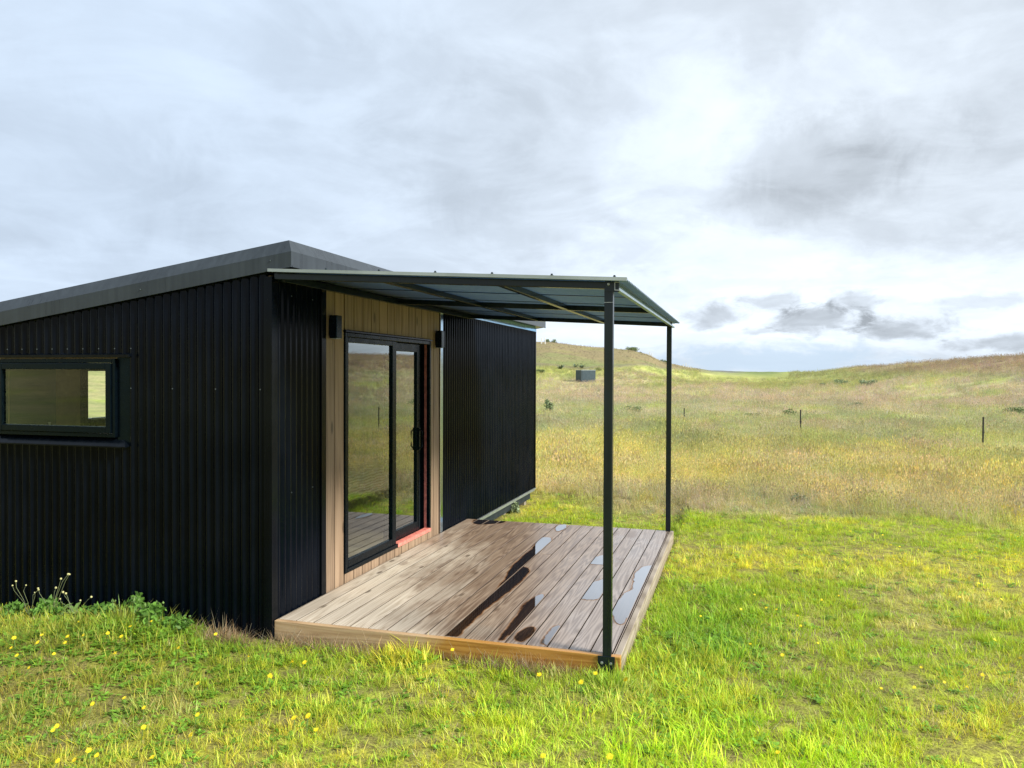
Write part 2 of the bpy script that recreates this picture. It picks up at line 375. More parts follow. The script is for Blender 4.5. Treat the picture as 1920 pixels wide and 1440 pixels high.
# ------------------------------------------------------------------ the ground
def polar(x, y):
    dx_ = x-CAM[0]; dy_ = y-CAM[1]; return np.hypot(dx_, dy_), np.degrees(np.arctan2(dx_, dy_))
_pxk = np.array([-4000, -1500, 0, 700, 1005, 1035, 1060, 1100, 1140, 1180, 1215, 1240, 1290, 1330, 1400, 1450, 1530, 1600, 1700, 1800, 1900, 2100, 2600, 6000])
_pyk = np.array([640, 640, 625, 640, 648, 648, 651, 655, 657, 660, 668, 680, 690, 694, 696, 697, 697, 690, 684, 677, 670, 664, 655, 645])
_azk = np.degrees(np.arctan((_pxk-960)/FPX) - YAW); _slk = (701.5-_pyk)*np.cos(np.arctan((_pxk-960)/FPX))/FPX
_azk = np.concatenate([[-180, -110], _azk, [100, 180]]); _slk = np.concatenate([[.06, .05], _slk, [.055, .06]])
def crest_r(az): # distance of the skyline crest
    return np.interp(az, [-180, -60, -20, -9, -5, -2, 1, 5, 10, 18, 40, 100, 180], [110, 150, 210, 215, 225, 260, 300, 240, 170, 130, 95, 80, 110])
def height(x, y):
    x = np.asarray(x, float); y = np.asarray(y, float)
    r, az = polar(x, y)
    base = np.interp(r, [0, 11, 30, 60, 120, 170, 3000], [-.115, -.18, -.62, -.55, .30, .7, 1.0])
    cr = crest_r(az); sl = np.interp(az, _azk, _slk); cz = 1.8 + sl*cr
    t = np.clip((r-cr*.42)/(cr*.58), 0, 1); rise = t**1.6*(3-2*t)/1.0
    behind = sstep(r, cr, cr*2.2)
    h = base*(1-np.clip(rise, 0, 1)) + cz*np.clip(rise, 0, 1)
    h = np.where(r > cr, cz - behind*(cz+.5) + np.minimum(0, (r-cr)*-.004), h)
    # lawn undulation and the bank by the cabin's gable
    near = sstep(r, 60, 20)
    h = h + near*(.05*(fbm(x*.5+3, y*.5, 3)-.5) + .035*(fbm(x*2.1, y*2.1+9, 3)-.5))
    far = sstep(r, 10, 30)*sstep(r, 900, 300)
    h = h + far*(.55*(fbm(x*.09, y*.09, 4)-.5) + .30*(fbm(x*.3+5, y*.3, 3)-.5))*np.where(r > 60, 1.0, .45)
    h = h + sstep(r, 80, 150)*sstep(r, 600, 300)*sstep(np.abs(az-2.0), 3.0, 8.0)*1.2*(fbm(x*.045+31, y*.045, 4)-.5)
    bank = .12*g2(x, y, -1.15, -.45, .55, .7) + .06*g2(x, y, -2.2, -.6, 1.2, .8)
    h = h + bank*sstep(y, .25, -.1)
    inside = sstep(x, -3.3, -3.0)*sstep(x, 2.55, 2.46)*sstep(y, .0, .08)*sstep(y, 8.0, 7.4)
    h = h - inside*.09*np.where(y > 4.3, 1.4, 1.0)
    return h
def ground_at(px, py, dz=0.0):
    o, d = ray(px, py); t = np.geomspace(2, 400, 4000); X = o[0]+d[0]*t; Y = o[1]+d[1]*t; Z = o[2]+d[2]*t
    k = np.argmax(Z <= height(X, Y)+dz)
    return np.array([X[k], Y[k], float(height(X[k], Y[k]))])

LAWN_R = lambda az: np.interp(az, [-60, -20, -10, 0, 10, 20, 60], [12.6, 12.4, 11.9, 11.2, 10.9, 10.6, 10.2])
def track_d(r, az): # signed distance (m) from the gravel track across the paddock
    tr = np.interp(az, [-60, -14.5, -11, -8, -5, -2.5, 20], [118, 124, 121, 132, 150, 178, 260]); return r-tr
def lawn_mask(x, y):
    r, az = polar(x, y); e = LAWN_R(az)+.8+5.5*(fbm(x*.7, y*.7+40, 4)-.5)
    return sstep(r, e+1.0, e-.8)
def ground_col(x, y):
    """real surface colour of the sward (albedo)"""
    x = np.asarray(x, float); y = np.asarray(y, float); r, az = polar(x, y)
    A = lambda c: np.array(c)[None, :]
    n1 = fbm(x*.55, y*.55+3, 4); n2 = fbm(x*1.7+9, y*1.7, 4); n3 = fbm(x*.16+4, y*.16, 4); n4 = fbm(x*5+1, y*5, 3)
    k = lambda n, a, b: sstep(n, a, b)[:, None]
    # lawn
    c = A((.38, .49, .035))*(1-k(n1, .40, .58)) + A((.60, .61, .065))*k(n1, .40, .58)
    c = c*(1-.75*k(n2, .58, .76)) + A((.58, .55, .16))*.75*k(n2, .58, .76)
    c = c*(1-.6*k(n4, .62, .78)) + A((.24, .44, .035))*.6*k(n4, .62, .78)
    gl = (g2(x, y, -.9, -1.2, 1.6, 1.1)+.6*g2(x, y, -1.3, -.2, 1.2, .6))[:, None]   # weedy green patch by the gable
    c = c*(1-.55*np.clip(gl, 0, 1)) + A((.15, .28, .035))*.55*np.clip(gl, 0, 1)
    c = c*(1-.16*sstep(x, .8, -.6))[:, None]
    br = g2(x, y, -1.6, -1.6, 1.3, .8)[:, None]*(.4+.9*n2[:, None])
    c = c*(1-.75*np.clip(br, 0, 1)) + A((.36, .25, .09))*.75*np.clip(br, 0, 1)
    dk = (g2(x, y, 3.05, 1.2, .45, 1.6))[:, None]                                          # lush strip along the deck
    c = c*(1-.6*dk) + A((.17, .36, .025))*.6*dk
    fg = sstep(r, 5.2, 3.9)[:, None]*sstep(x, 1.4, 2.6)[:, None]
    c = c*(1-.75*fg) + A((.48, .70, .025))*.75*fg
    # meadow by distance
    n5 = fbm(x*.35+2, y*.35+8, 4); n6 = fbm(x*1.1+2, y*1.1+8, 4)
    straw = A((.60, .60, .20)); tan = A((.50, .49, .20)); brown = A((.41, .36, .18)); yel = A((.58, .60, .17)); grn = A((.42, .50, .14)); gry = A((.40, .43, .19)); pinkt = A((.47, .42, .235))
    def bands(rr):
        pts = [(10, tan), (13, tan*.9), (15.5, straw), (18, yel*.95), (22, yel), (26, (yel+grn)/2), (31, (grn+gry)/2), (42, gry), (56, (gry+pinkt)/2), (75, pinkt), (104, pinkt*.97), (112, (grn+straw)*.38)]
        R_ = [p[0] for p in pts]; o = np.stack([np.interp(rr, R_, [p[1][0, i] for p in pts]) for i in range(3)], 1); return o
    rr = r*(1+.75*(n3-.5)+.6*(n5-.5)+.35*(n6-.5))
    md = bands(rr)
    md = md*(1-.65*k(n6, .56, .74)) + brown*1.15*.65*k(n6, .56, .74)
    md = md*(1-.55*k(1-n5, .55, .72)) + A((.44, .52, .11))*.55*k(1-n5, .55, .72)
    md = md*(1-.5*k(n2, .60, .74)*(r < 30)[:, None]) + A((.66, .62, .12))*.5*k(n2, .60, .74)*(r < 30)[:, None]
    n8 = fbm(x*.45+50, y*.28+8, 5); n9 = fbm(x*.9+3, y*1.3+70, 3)
    md = md*(1-.5*k(n8*.7+n9*.3, .53, .64)) + A((.27, .32, .13))*.5*k(n8*.7+n9*.3, .53, .64)
    md = md*(1-.45*k(1-n8*.5-n9*.5, .56, .66)) + A((.58, .52, .27))*.45*k(1-n8*.5-n9*.5, .56, .66)
    # beyond the track: grazed bright green with tan hill tops
    td = track_d(r, az)
    gg = A((.205, .235, .095)); hill = A((.25, .195, .12)); n7 = fbm(x*.07, y*.12+4, 5)
    sl_ = (height(x, y)-.3)/np.maximum(1, (1.8+np.interp(az, _azk, _slk)*crest_r(az)-.3))
    top = sstep(sl_+.5*(n7-.5), .38, .52)[:, None]
    bey = gg*(1-.8*top) + hill*.8*top
    bey = bey*(1-.5*k(n7, .52, .66)) + A((.26, .27, .09))*.5*k(n7, .52, .66)
    leftside = sstep(az, -1.0, -3.5)[:, None]
    rightside = 1-leftside
    # right-hand hill: meadow runs to a green strip then a reddish brown crest
    elev = (height(x, y)-1.8)/np.maximum(r, 1)
    crestk = sstep(elev, -.002+0*elev, .006)[:, None]*sstep(az, 5, 9)[:, None]
    md_r = md*(1-.75*crestk) + A((.42, .33, .19))*.6*crestk
    gs = (np.exp(-((elev-(-.001))/.0035)**2)*sstep(r, 60, 90)*sstep(az, -2, 4))[:, None]
    md_r = md_r*(1-.6*gs) + A((.27, .30, .11))*.6*gs
    b2 = sstep(td, -1.0, 1.5)[:, None]
    mm = leftside*(md*(1-b2)+bey*b2) + rightside*md_r
    trk = np.exp(-(td/2.4)**2)[:, None]*leftside*.85
    mm = mm*(1-trk) + A((.17, .145, .12))*trk
    farg = (sstep(r, 150, 230)*sstep(np.abs(az-.3), 3.8, 1.8))[:, None]                      # gravel flat and far paddocks in the gap
    mm = mm*(1-farg) + (A((.13, .14, .15))*(1-sstep(az, -.8, .8))[:, None] + A((.17, .22, .09))*sstep(az, -.8, .8)[:, None])*farg
    c = c*np.array([1.10, 1.13, .85])[None]; mm = np.where((r < 110)[:, None], mm*1.07, mm)
    lm = lawn_mask(x, y)[:, None]
    return np.clip(c*lm + mm*(1-lm), .004, .8)

def ground_mat():
    ma, n, b = mat('sward_and_soil'); geo = n.new('ShaderNodeNewGeometry'); P_ = geo.outputs['Position']
    at = n.new('ShaderNodeAttribute', attribute_name='gc'); lawn = n.new('ShaderNodeAttribute', attribute_name='soil')
    f = n.noise(P_, 9, 6, .7); f2 = n.noise(P_, 60, 4, .7); f3 = n.noise(P_, .9, 6, .7)
    soil = n.mix(n.ss(f2, .3, .7), (.07, .055, .022), (.26, .22, .09))
    c = n.mix(1.0, at.outputs['Color'], n.ramp(f3, [(.3, (.72, .74, .72)), (.7, (1.22, 1.18, 1.15))]), 'MULTIPLY')
    c = n.mix(1.0, c, n.ramp(f, [(.3, (.7, .72, .7)), (.7, (1.2, 1.18, 1.15))]), 'MULTIPLY')
    k = n.m('MULTIPLY', lawn.outputs['Fac'], n.ss(n.m('ADD', f, n.m('MULTIPLY', f2, .4)), .55, .95, .96, .45))
    n.put(b.inputs['Base Color'], n.mix(k, c, soil)); b.inputs['Roughness'].default_value = .95; b.inputs['Specular IOR Level'].default_value = .1
    n.put(b.inputs['Normal'], n.bump(f2, .6, .02)); return ma
M['ground'] = ground_mat()
azs_ = np.concatenate([np.arange(-180, -58, 2.0), np.arange(-58, 26, .28), np.arange(26, 180, 2.0)])
rs_ = np.concatenate([[.02], np.geomspace(.5, 3, 14)[:-1], np.geomspace(3, 14, 120)[:-1], np.geomspace(14, 330, 190)[:-1], np.geomspace(330, 9000, 26)])
AZ, RR = np.meshgrid(np.radians(azs_), rs_)
gx = (CAM[0]+RR*np.sin(AZ)).ravel(); gy = (CAM[1]+RR*np.cos(AZ)).ravel(); gz = height(gx, gy)
na = len(azs_); nr = len(rs_); I = np.arange(nr-1)[:, None]*na; J = np.arange(na)[None, :]; J2 = (J+1) % na
GF = np.stack([I+J, I+J2, I+na+J2, I+na+J], -1).reshape(-1, 4)[:, ::-1]
gcv = ground_col(gx, gy); rr_, _ = polar(gx, gy)
ground = mesh_np('ground', np.stack([gx, gy, gz], 1), GF, M['ground'], attrs={'gc': ('FLOAT_COLOR', np.concatenate([gcv, np.ones((len(gcv), 1))], 1)), 'soil': ('FLOAT', sstep(rr_, 45, 12))}, smooth=True)
tag(ground, kind='structure')

# ------------------------------------------------------------------ the cabin
HL, HW = 7.54, 3.0            # length along +Y, width along -X
ROOF = lambda x: 2.53 + .142*min(x, 0.2)       # underside line of the gable
cabin = tag(empty('cabin', (0, 0, 0)), 'black corrugated steel cabin with a low sloping roof and timber framed sliding door', 'cabin')
PIT = .0762
def corrugated(name, along, a0, a1, spans, parent, off, matl, amp=.010, sub=10):
    """vertical corrugated sheet; along 'X' (face looks -Y at y=off) or 'Y' (face looks +X at x=off)"""
    us = np.arange(a0, a1, PIT/sub); us = np.append(us, a1)
    mb = MB()
    prev = None
    for u in us:
        d = amp*math.cos(2*math.pi*u/PIT)
        zz = spans(u)
        ids = []
        for (z0, z1) in zz:
            for z in (z0, z1):
                mb.v.append((u, off-amp-d, z) if along == 'X' else (off+amp+d, u, z)); ids.append(len(mb.v)-1)
        if prev is not None and len(prev) == len(ids):
            for k in range(0, len(ids), 2):
                q = (prev[k], ids[k], ids[k+1], prev[k+1])
                mb.f.append(q if along == 'X' else q)
        prev = ids
    return mb.build(name, matl, parent, smooth=True)
WX0, WX1, WZ0, WZ1 = -2.545, -1.35, 1.298, 1.906      # gable window
def sp_gable(u):
    top = ROOF(u)-.008
    if WX0-.04 < u < -1.235: return [(-.12, 1.225), (1.938, top)]
    return [(-.12, top)]
corrugated('gable_cladding', 'X', -HW, -1.235, sp_gable, cabin, 0.0, M['steel'])
corrugated('gable_cladding', 'X', -1.235, -.02, lambda u: [(-.12, ROOF(u)-.008)], cabin, 0.0, M['steel'])
corrugated('front_cladding', 'Y', .02, .68, lambda u: [(-.10, 2.50)], cabin, 0.0, M['steel'])
corrugated('front_cladding', 'Y', 3.325, HL-.02, lambda u: [(-.085, 2.50)], cabin, 0.0, M['steel'])
# structural wall behind the sheets (with the openings left out)
mb = MB(); zc = lambda x, y: .142*x
mb.box(-HW, -2.6, .004, .09, -.06, 2.50, lambda x, y: 0)   # trimmed below by slope piece
mb.v = []; mb.f = []
def sl_box(x0, x1, y0, y1, z0, ztop): # box whose top follows the gable slope
    vs = [(x0, y0, z0), (x1, y0, z0), (x1, y1, z0), (x0, y1, z0), (x0, y0, ztop(x0)), (x1, y0, ztop(x1)), (x1, y1, ztop(x1)), (x0, y1, ztop(x0))]
    mb.raw(vs, [(3, 2, 1, 0), (4, 5, 6, 7), (0, 1, 5, 4), (1, 2, 6, 5), (2, 3, 7, 6), (3, 0, 4, 7)])
zt = lambda x: ROOF(x)-.02
sl_box(-HW, WX0, .004, .09, -.06, zt); sl_box(WX1, -.004, .004, .09, -.06, zt)
sl_box(WX0, WX1, .004, .09, -.06, lambda x: WZ0+.0); sl_box(WX0, WX1, .004, .09, WZ1, zt)
sl_box(-HW, -.004, HL-.09, HL-.004, -.06, zt)
DY0, DY1, DZ0, DZ1 = 1.054, 2.984, .075, 2.155         # door opening
mb.box(-.09, -.004, .09, DY0, -.06, 2.49); mb.box(-.09, -.004, DY1, HL-.09, -.06, 2.49)
mb.box(-.09, -.004, DY0, DY1, -.06, DZ0); mb.box(-.09, -.004, DY0, DY1, DZ1, 2.49)
# back wall with a window opening
BY0, BY1, BZ0, BZ1 = 1.20, 1.85, 1.34, 1.86
mb.box(-HW+.004, -HW+.09, .09, BY0, -.06, 2.08); mb.box(-HW+.004, -HW+.09, BY1, HL-.09, -.06, 2.08)
mb.box(-HW+.004, -HW+.09, BY0, BY1, -.06, BZ0); mb.box(-HW+.004, -HW+.09, BY0, BY1, BZ1, 2.08)
mb.build('wall', M['ply'], cabin)
mb = MB(); mb.box(-HW+.09, -.09, .09, HL-.09, 0.0, .06); mb.build('floor', simple('vinyl_floor', (.20, .15, .10), .5, 0, 5, .2), cabin)
mb = MB(); mb.box(-HW+.09, -.09, .09, HL-.09, 2.43, 2.45, lambda x, y: .142*x); mb.build('ceiling', M['ceil'], cabin)
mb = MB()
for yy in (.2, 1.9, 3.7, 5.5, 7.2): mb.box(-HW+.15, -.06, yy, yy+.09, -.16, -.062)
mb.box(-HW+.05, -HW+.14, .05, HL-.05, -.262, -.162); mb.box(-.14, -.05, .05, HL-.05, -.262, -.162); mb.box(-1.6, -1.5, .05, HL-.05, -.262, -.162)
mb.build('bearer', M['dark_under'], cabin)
for px_, py_ in ((-.16, 4.72), (-.16, 6.2), (-.16, 7.36), (-.16, .3), (-2.72, .12), (-1.55, 4.7), (-1.55, 7.3)):
    MB().box(px_-.06, px_+.06, py_-.06, py_+.06, -.8, -.264).build('pile', M['pile'], cabin)
MB().box(-2.62, -2.5, -.045, .0, -.3, -.125).build('pile', M['pile'], cabin)
# bottom flashing
mb = MB(); mb.box(.0, .032, 4.0, HL+.01, -.105, -.088); mb.box(.002, .012, 4.0, HL+.01, -.135, -.106)
mb.build('base_flashing', M['galv'], cabin)
mb = MB(); mb.box(-HW, .0, -.028, -.002, -.135, -.122); mb.build('base_flashing', M['steel_trim'], cabin)
# corner trim
mb = MB(); mb.box(-.045, .024, -.024, -.0185, -.13, 2.50, lambda x, y: .142*min(x, 0)); mb.box(.0188, .024, -.0183, .05, -.13, 2.50)
mb.build('corner_trim', M['steel_trim'], cabin)
mb = MB(); mb.box(-.03, .026, HL-.02, HL+.02, -.09, 2.5); mb.build('corner_trim', M['steel_trim'], cabin)
# flat flashings either side of the timber
for (a, b_) in ((.665, .737), (3.262, 3.335)):
    mb = MB(); mb.box(.003, .030, a, b_, -.09, 2.498); mb.build('cladding_end_trim', M['steel_trim' if a < 1 else 'cover_strip'], cabin, bevel=.003)
# top trims under the soffit
mb = MB(); mb.box(.001, .026, .06, HL+.02, 2.502, 2.556); mb.build('top_flashing', M['cover_strip'], cabin)
mb = MB(); mb.box(-HW, .026, -.024, -.001, 2.53-.008, 2.575, lambda x, y: .142*x); mb.build('top_flashing', M['steel_trim'], cabin)
# cover sheet of the roof and the folded fascia
FX, FY0, FY1 = .2, -.05, HL-.04
S = lambda x: .142*(x-FX)
def ring_band(lo, hi, matl, name):
    """closed band round the roof between two levels; lo/hi = (inset, z at FX)"""
    mb = MB()
    def loop(ins, z):
        return [(FX-ins, FY0+ins, z+S(FX-ins)), (FX-ins, FY1-ins, z+S(FX-ins)), (-HW-.1+ins, FY1-ins, z+S(-HW-.1+ins)), (-HW-.1+ins, FY0+ins, z+S(-HW-.1+ins))]
    a = loop(*lo); b = loop(*hi)
    mb.raw(a+b, [(0, 1, 5, 4), (1, 2, 6, 5), (2, 3, 7, 6), (3, 0, 4, 7)]); return mb.build(name, matl, cabin)
ring_band((0, 2.567), (0, 2.668), M['fascia'], 'fascia')
ring_band((-.0, 2.6685), (.052, 2.764), M['fascia'], 'roof_edge_flashing')
mb = MB()
x0, x1, y0, y1 = -HW-.1+.052, FX-.052, FY0+.052, FY1-.052
mb.raw([(x0, y0, 2.764+S(x0)), (x1, y0, 2.764+S(x1)), (x1, y1, 2.764+S(x1)), (x0, y1, 2.764+S(x0))], [(0, 1, 2, 3)]); mb.build('roof', M['fascia'], cabin)
mb = MB(); e = .004
mb.raw([(-HW-.09, FY0+e, 2.570+S(-HW-.09)), (FX-e, FY0+e, 2.570), (FX-e, FY1-e, 2.570), (-HW-.09, FY1-e, 2.570+S(-HW-.09))], [(3, 2, 1, 0)]); mb.build('soffit', M['steel_trim'], cabin)
# drip lip under the fascia
mb = MB(); mb.box(-HW-.1, FX, FY0-.006, FY0+.012, 2.557, 2.566, lambda x, y: S(x)); mb.box(FX-.014, FX+.004, FY0+.012, FY1, 2.557, 2.566)
mb.build('drip_edge', M['fascia'], cabin)
def ico(mb, c, r):
    n = 8; vs = [(c[0], c[1], c[2]+r), (c[0], c[1], c[2]-r)] + [(c[0]+r*math.cos(2*math.pi*k/n)*s, c[1]+r*math.sin(2*math.pi*k/n)*s, c[2]+z*r) for z, s in ((.5, .87), (-.5, .87)) for k in range(n)]
    fs = [(0, 2+k, 2+(k+1) % n) for k in range(n)] + [(2+k, 10+k, 10+(k+1) % n, 2+(k+1) % n) for k in range(n)] + [(1, 10+(k+1) % n, 10+k) for k in range(n)]
    mb.raw(vs, fs)
for X in np.arange(-2.45, -1.2, PIT*2):   # screws: each its own small part
    mb = MB(); ico(mb, (round(X/PIT)*PIT, -.020, 1.985), .0052); mb.build('screw', M['screwhead'], cabin)
for X in (-1.22, -.84, -.46, -.08):
    mb = MB(); ico(mb, (round(X/PIT)*PIT, -.020, 1.68), .0052); mb.build('screw', M['screwhead'], cabin)
for (Y, Z) in ((.23, 2.38), (.53, 2.38), (.23, .9), (.53, .9), (5.6, 2.535), (7.5, 2.528)):
    mb = MB(); ico(mb, (.026, Y, Z), .0052); mb.build('screw', M['screwhead'], cabin)
for (X, Z) in ((-1.1, 2.40), (.03, 2.575)):
    mb = MB(); ico(mb, (X, FY0-.003, Z+.03), .006); mb.build('screw', M['screwhead'], cabin)

def boards_mesh(name, quads, matl, parent, bev=.0):
    """quads: list of (x0,x1,y0,y1,z0,z1,bid)"""
    mb = MB(); ids = []
    for (x0, x1, y0, y1, z0, z1, bid) in quads: mb.box(x0, x1, y0, y1, z0, z1); ids += [bid]*8
    me = bpy.data.meshes.new(name); me.from_pydata(mb.v, [], mb.f)
    at = me.attributes.new('bid', 'FLOAT', 'POINT'); at.data.foreach_set('value', ids)
    o = link(name, me, matl, parent)
    if bev:
        b = o.modifiers.new('bevel', 'BEVEL'); b.width = bev; b.segments = 2; b.limit_method = 'ANGLE'
    return o
# vertical timber round the door
q = []; ys = [.738]
while ys[-1] < 3.261: ys.append(min(ys[-1]+.168, 3.261))
for i in range(len(ys)-1):
    a, b_ = ys[i], ys[i+1]-.012
    segs = [(a, b_)]
    def add(a, b, z0, z1):
        if b-a > .004: q.append((-.003, .016, a, b, z0, z1, random.random()))
    # left/right of the opening
    add(a, min(b_, DY0-.002), -.03, 2.498) if a < DY0-.02 else None
    if b_ > DY1+.004: add(max(a, DY1+.003), b_, -.03, 2.498)
    lo, hi = max(a, DY0), min(b_, DY1)
    if hi-lo > .01: add(lo, hi, -.03, DZ0-.004); add(lo, hi, DZ1+.022, 2.498)
boards_mesh('timber_surround', q, M['cedar'], cabin, .002)
for (a, b_, z0, z1) in ((.738, DY0, -.03, 2.49), (DY1, 3.261, -.03, 2.49), (DY0, DY1, -.03, DZ0), (DY0, DY1, DZ1, 2.49)): MB().box(-.0039, -.0031, a, b_, z0, z1).build('gap_backing', M['rubber'], cabin)  # black sheet added behind the boards, stands for the shade in their gaps

def frame(mb, ax, u0, u1, z0, z1, w, p0, p1, wb=None, wt=None, wr=None):
    """rectangular frame; ax 'Y': spans y, depth along x p0..p1; ax 'X': spans x, depth along y"""
    wb = wb or w; wt = wt or w; wr = wr or w
    B = (lambda a, b, c, d: mb.box(p0, p1, a, b, c, d)) if ax == 'Y' else (lambda a, b, c, d: mb.box(a, b, p0, p1, c, d))
    B(u0, u0+w, z0, z1); B(u1-wr, u1, z0, z1); B(u0+w, u1-wr, z0, z0+wb); B(u0+w, u1-wr, z1-wt, z1)
# sliding door
door = empty('sliding_door', (0, 0, 0)); door.parent = cabin
mb = MB(); frame(mb, 'Y', DY0+.003, DY1-.003, DZ0+.003, DZ1-.003, .035, -.088, .030); mb.build('door_frame', M['alu'], door, bevel=.003)
mb = MB(); mb.box(-.002, .042, DY0-.012, DY1+.012, DZ1+.001, DZ1+.014); mb.build('head_flashing', M['steel_trim'], door)
def leaf(y0, y1, x0, x1, name, z0, z1, wl, wr, wt, wb):
    l = empty(name, (0, 0, 0)); l.parent = door
    return l
# fixed leaf (nearer, set proud) and sliding leaf (set back)
mb = MB(); frame(mb, 'Y', DY0+.040, 2.11, DZ0+.040, DZ1-.040, .040, -.030, .018, wb=.065, wt=.045, wr=.085); mb.build('fixed_leaf', M['alu'], door, bevel=.003)
mb = MB(); mb.box(-.008, -.003, DY0+.078, 2.027, DZ0+.103, DZ1-.083); g1 = mb.build('glass', M['glass'], door)
mb = MB(); frame(mb, 'Y', 2.03, DY1-.16, DZ0+.044, DZ1-.042, .085, -.082, -.038, wb=.10, wt=.085, wr=.075); sl_leaf = mb.build('sliding_leaf', M['alu'], door, bevel=.003)
mb = MB(); mb.box(-.062, -.057, 2.113, DY1-.233, DZ0+.142, DZ1-.125); mb.build('glass', M['glass'], door)
mb = MB(); mb.box(-.037, -.018, DY1-.215, DY1-.185, .98, 1.22); mb.tube([(-.02, DY1-.2, 1.0), (.006, DY1-.2, 1.02), (.006, DY1-.2, 1.18), (-.02, DY1-.2, 1.2)], .009, 8)
mb.build('handle', M['alu'], sl_leaf, bevel=.002)
MB().box(-.036, -.008, DY1-.0405, DY1-.0385, DZ0+.04, DZ1-.04).build('tape', M['pinkdull'], door)
mb = MB(); mb.box(-.03, .034, 2.125, DY1-.039, DZ0+.0385, DZ0+.0415); mb.box(.0305, .0335, 2.125, DY1-.004, DZ0+.004, DZ0+.038)
mb.build('tape', M['pink'], door)
mb = MB()
mb.box(-.036, -.034, 0, 0, 0, 0)
mb = MB(); mb.box(-.086, -.084, DY1-.16, DY1-.04, DZ0+.04, DZ1-.04); mb.build('jamb_backing', M['rubber'], door)
# gable window
win = empty('window', (0, 0, 0)); win.parent = cabin
mb = MB(); frame(mb, 'X', WX0, WX1, WZ0, WZ1, .030, -.040, .05); mb.build('window_frame', M['alu'], win, bevel=.003)
mb = MB(); frame(mb, 'X', WX0+.032, WX1-.032, WZ0+.032, WZ1-.032, .050, -.052, -.012); mb.build('sash', M['alu'], win, bevel=.004)
mb = MB(); mb.box(WX0+.078, WX1-.078, -.032, -.028, WZ0+.078, WZ1-.078); mb.build('glass', M['glass'], win)
mb = MB(); mb.box(WX0+.0783, WX1-.0783, -.0275, -.021, WZ0+.0785, WZ0+.084); mb.build('glazing_bead', M['galv'], win)
mb = MB()   # flashings round the window: head hood, side cheek, sloping sill
mb.raw([(-2.62, -.0, 1.955), (-1.21, -.0, 1.955), (-1.21, -.052, 1.938), (-2.62, -.052, 1.938), (-2.62, -.052, 1.918), (-1.21, -.052, 1.918), (-1.21, -.0, 1.935), (-2.62, 0, 1.935)],
       [(3, 2, 1, 0), (4, 5, 2, 3), (7, 6, 5, 4), (1, 2, 5, 6), (0, 7, 4, 3)]); mb.build('head_flashing', M['steel_trim'], win)
mb = MB(); mb.box(WX1+.001, -1.232, -.014, -.001, 1.225, 1.917); mb.build('side_flashing', M['alu'], win)
mb = MB(); mb.raw([(-2.62, -.0, WZ0-.002), (-1.30, -.0, WZ0-.002), (-1.235, -.062, 1.232), (-2.62, -.062, 1.232), (-2.62, -.062, 1.222), (-1.235, -.062, 1.222), (-1.235, 0, 1.24), (-2.62, 0, 1.24)],
       [(3, 2, 1, 0), (4, 5, 2, 3), (7, 6, 5, 4), (1, 2, 5, 6)]); mb.build('sill', M['steel_trim'], win)
# back window seen through the gable window
bwin = empty('window', (0, 0, 0)); bwin.parent = cabin
mb = MB(); frame(mb, 'Y', BY0-.03, BY1+.05, BZ0-.07, BZ1+.03, .075, -HW-.01, -HW+.11); mb.build('window_frame', M['alu'], bwin)
mb = MB(); mb.box(-HW+.112, -HW+.13, BY0+.08, BY1+.02, BZ0-.005, BZ0+.01); mb.build('sill', M['white_post'], bwin)
# wall lights
def wall_light(y0):
    t = empty('wall_light', (0, y0, 2.09)); t.parent = cabin
    MB().box(.0165, .028, .015, .085, .03, .16).build('back_plate', M['lamp'], t)
    MB().box(.028, .098, 0, .087, 0, .188).build('lamp_body', M['lamp'], t, bevel=.004)
    MB().box(.038, .090, .010, .078, -.004, -.0005).build('lens', M['galv'], t)
wall_light(.785); wall_light(3.115)

dark_block = tag(empty('block', (-2.75, .36, .06)), 'tall dark cupboard added inside the cabin for the dark reflection in the gable window', 'block')  # dark box added in the room for the field's dark reflection in the glass
MB().box(-.14, .14, -.25, .25, 0, 2.0).build('block_body', simple('dark_block_face', (.035, .04, .03), .5), dark_block, bevel=.006)
MB().box(.142, .150, .16, .18, .9, 1.3).build('handle', M['galv'], dark_block)  # pull bar on the added dark box

# bed and blanket inside, faintly seen through the door glass
bed = tag(empty('bed', (-1.75, 3.6, .06)), 'low bed with a wavy striped white blanket behind the sliding door glass', 'bed')
MB().box(-1.1, .6, -1.0, 1.0, .0, .25).build('bed_frame', M['ply'], bed, bevel=.01)
MB().box(-1.05, .55, -.96, .96, .252, .50).build('mattress', simple('mattress_cloth', (.55, .52, .47), .9, 0, 12, .1), bed, bevel=.05)
ma, n, b = mat('wavy_blanket'); geo = n.new('ShaderNodeNewGeometry'); wv = n.new('ShaderNodeTexWave', wave_type='BANDS', bands_direction='Z'); wv.inputs['Scale'].default_value = 9; wv.inputs['Distortion'].default_value = 4
wv.inputs['Detail'].default_value = 1; n.put(wv.inputs['Vector'], geo.outputs['Position']); n.put(b.inputs['Base Color'], n.mix(wv.outputs['Fac'], (.35, .31, .26), (.85, .83, .78))); b.inputs['Roughness'].default_value = .9
MB().box(-.9, .58, -.99, .99, .15, .53).build('blanket', ma, bed, bevel=.03)

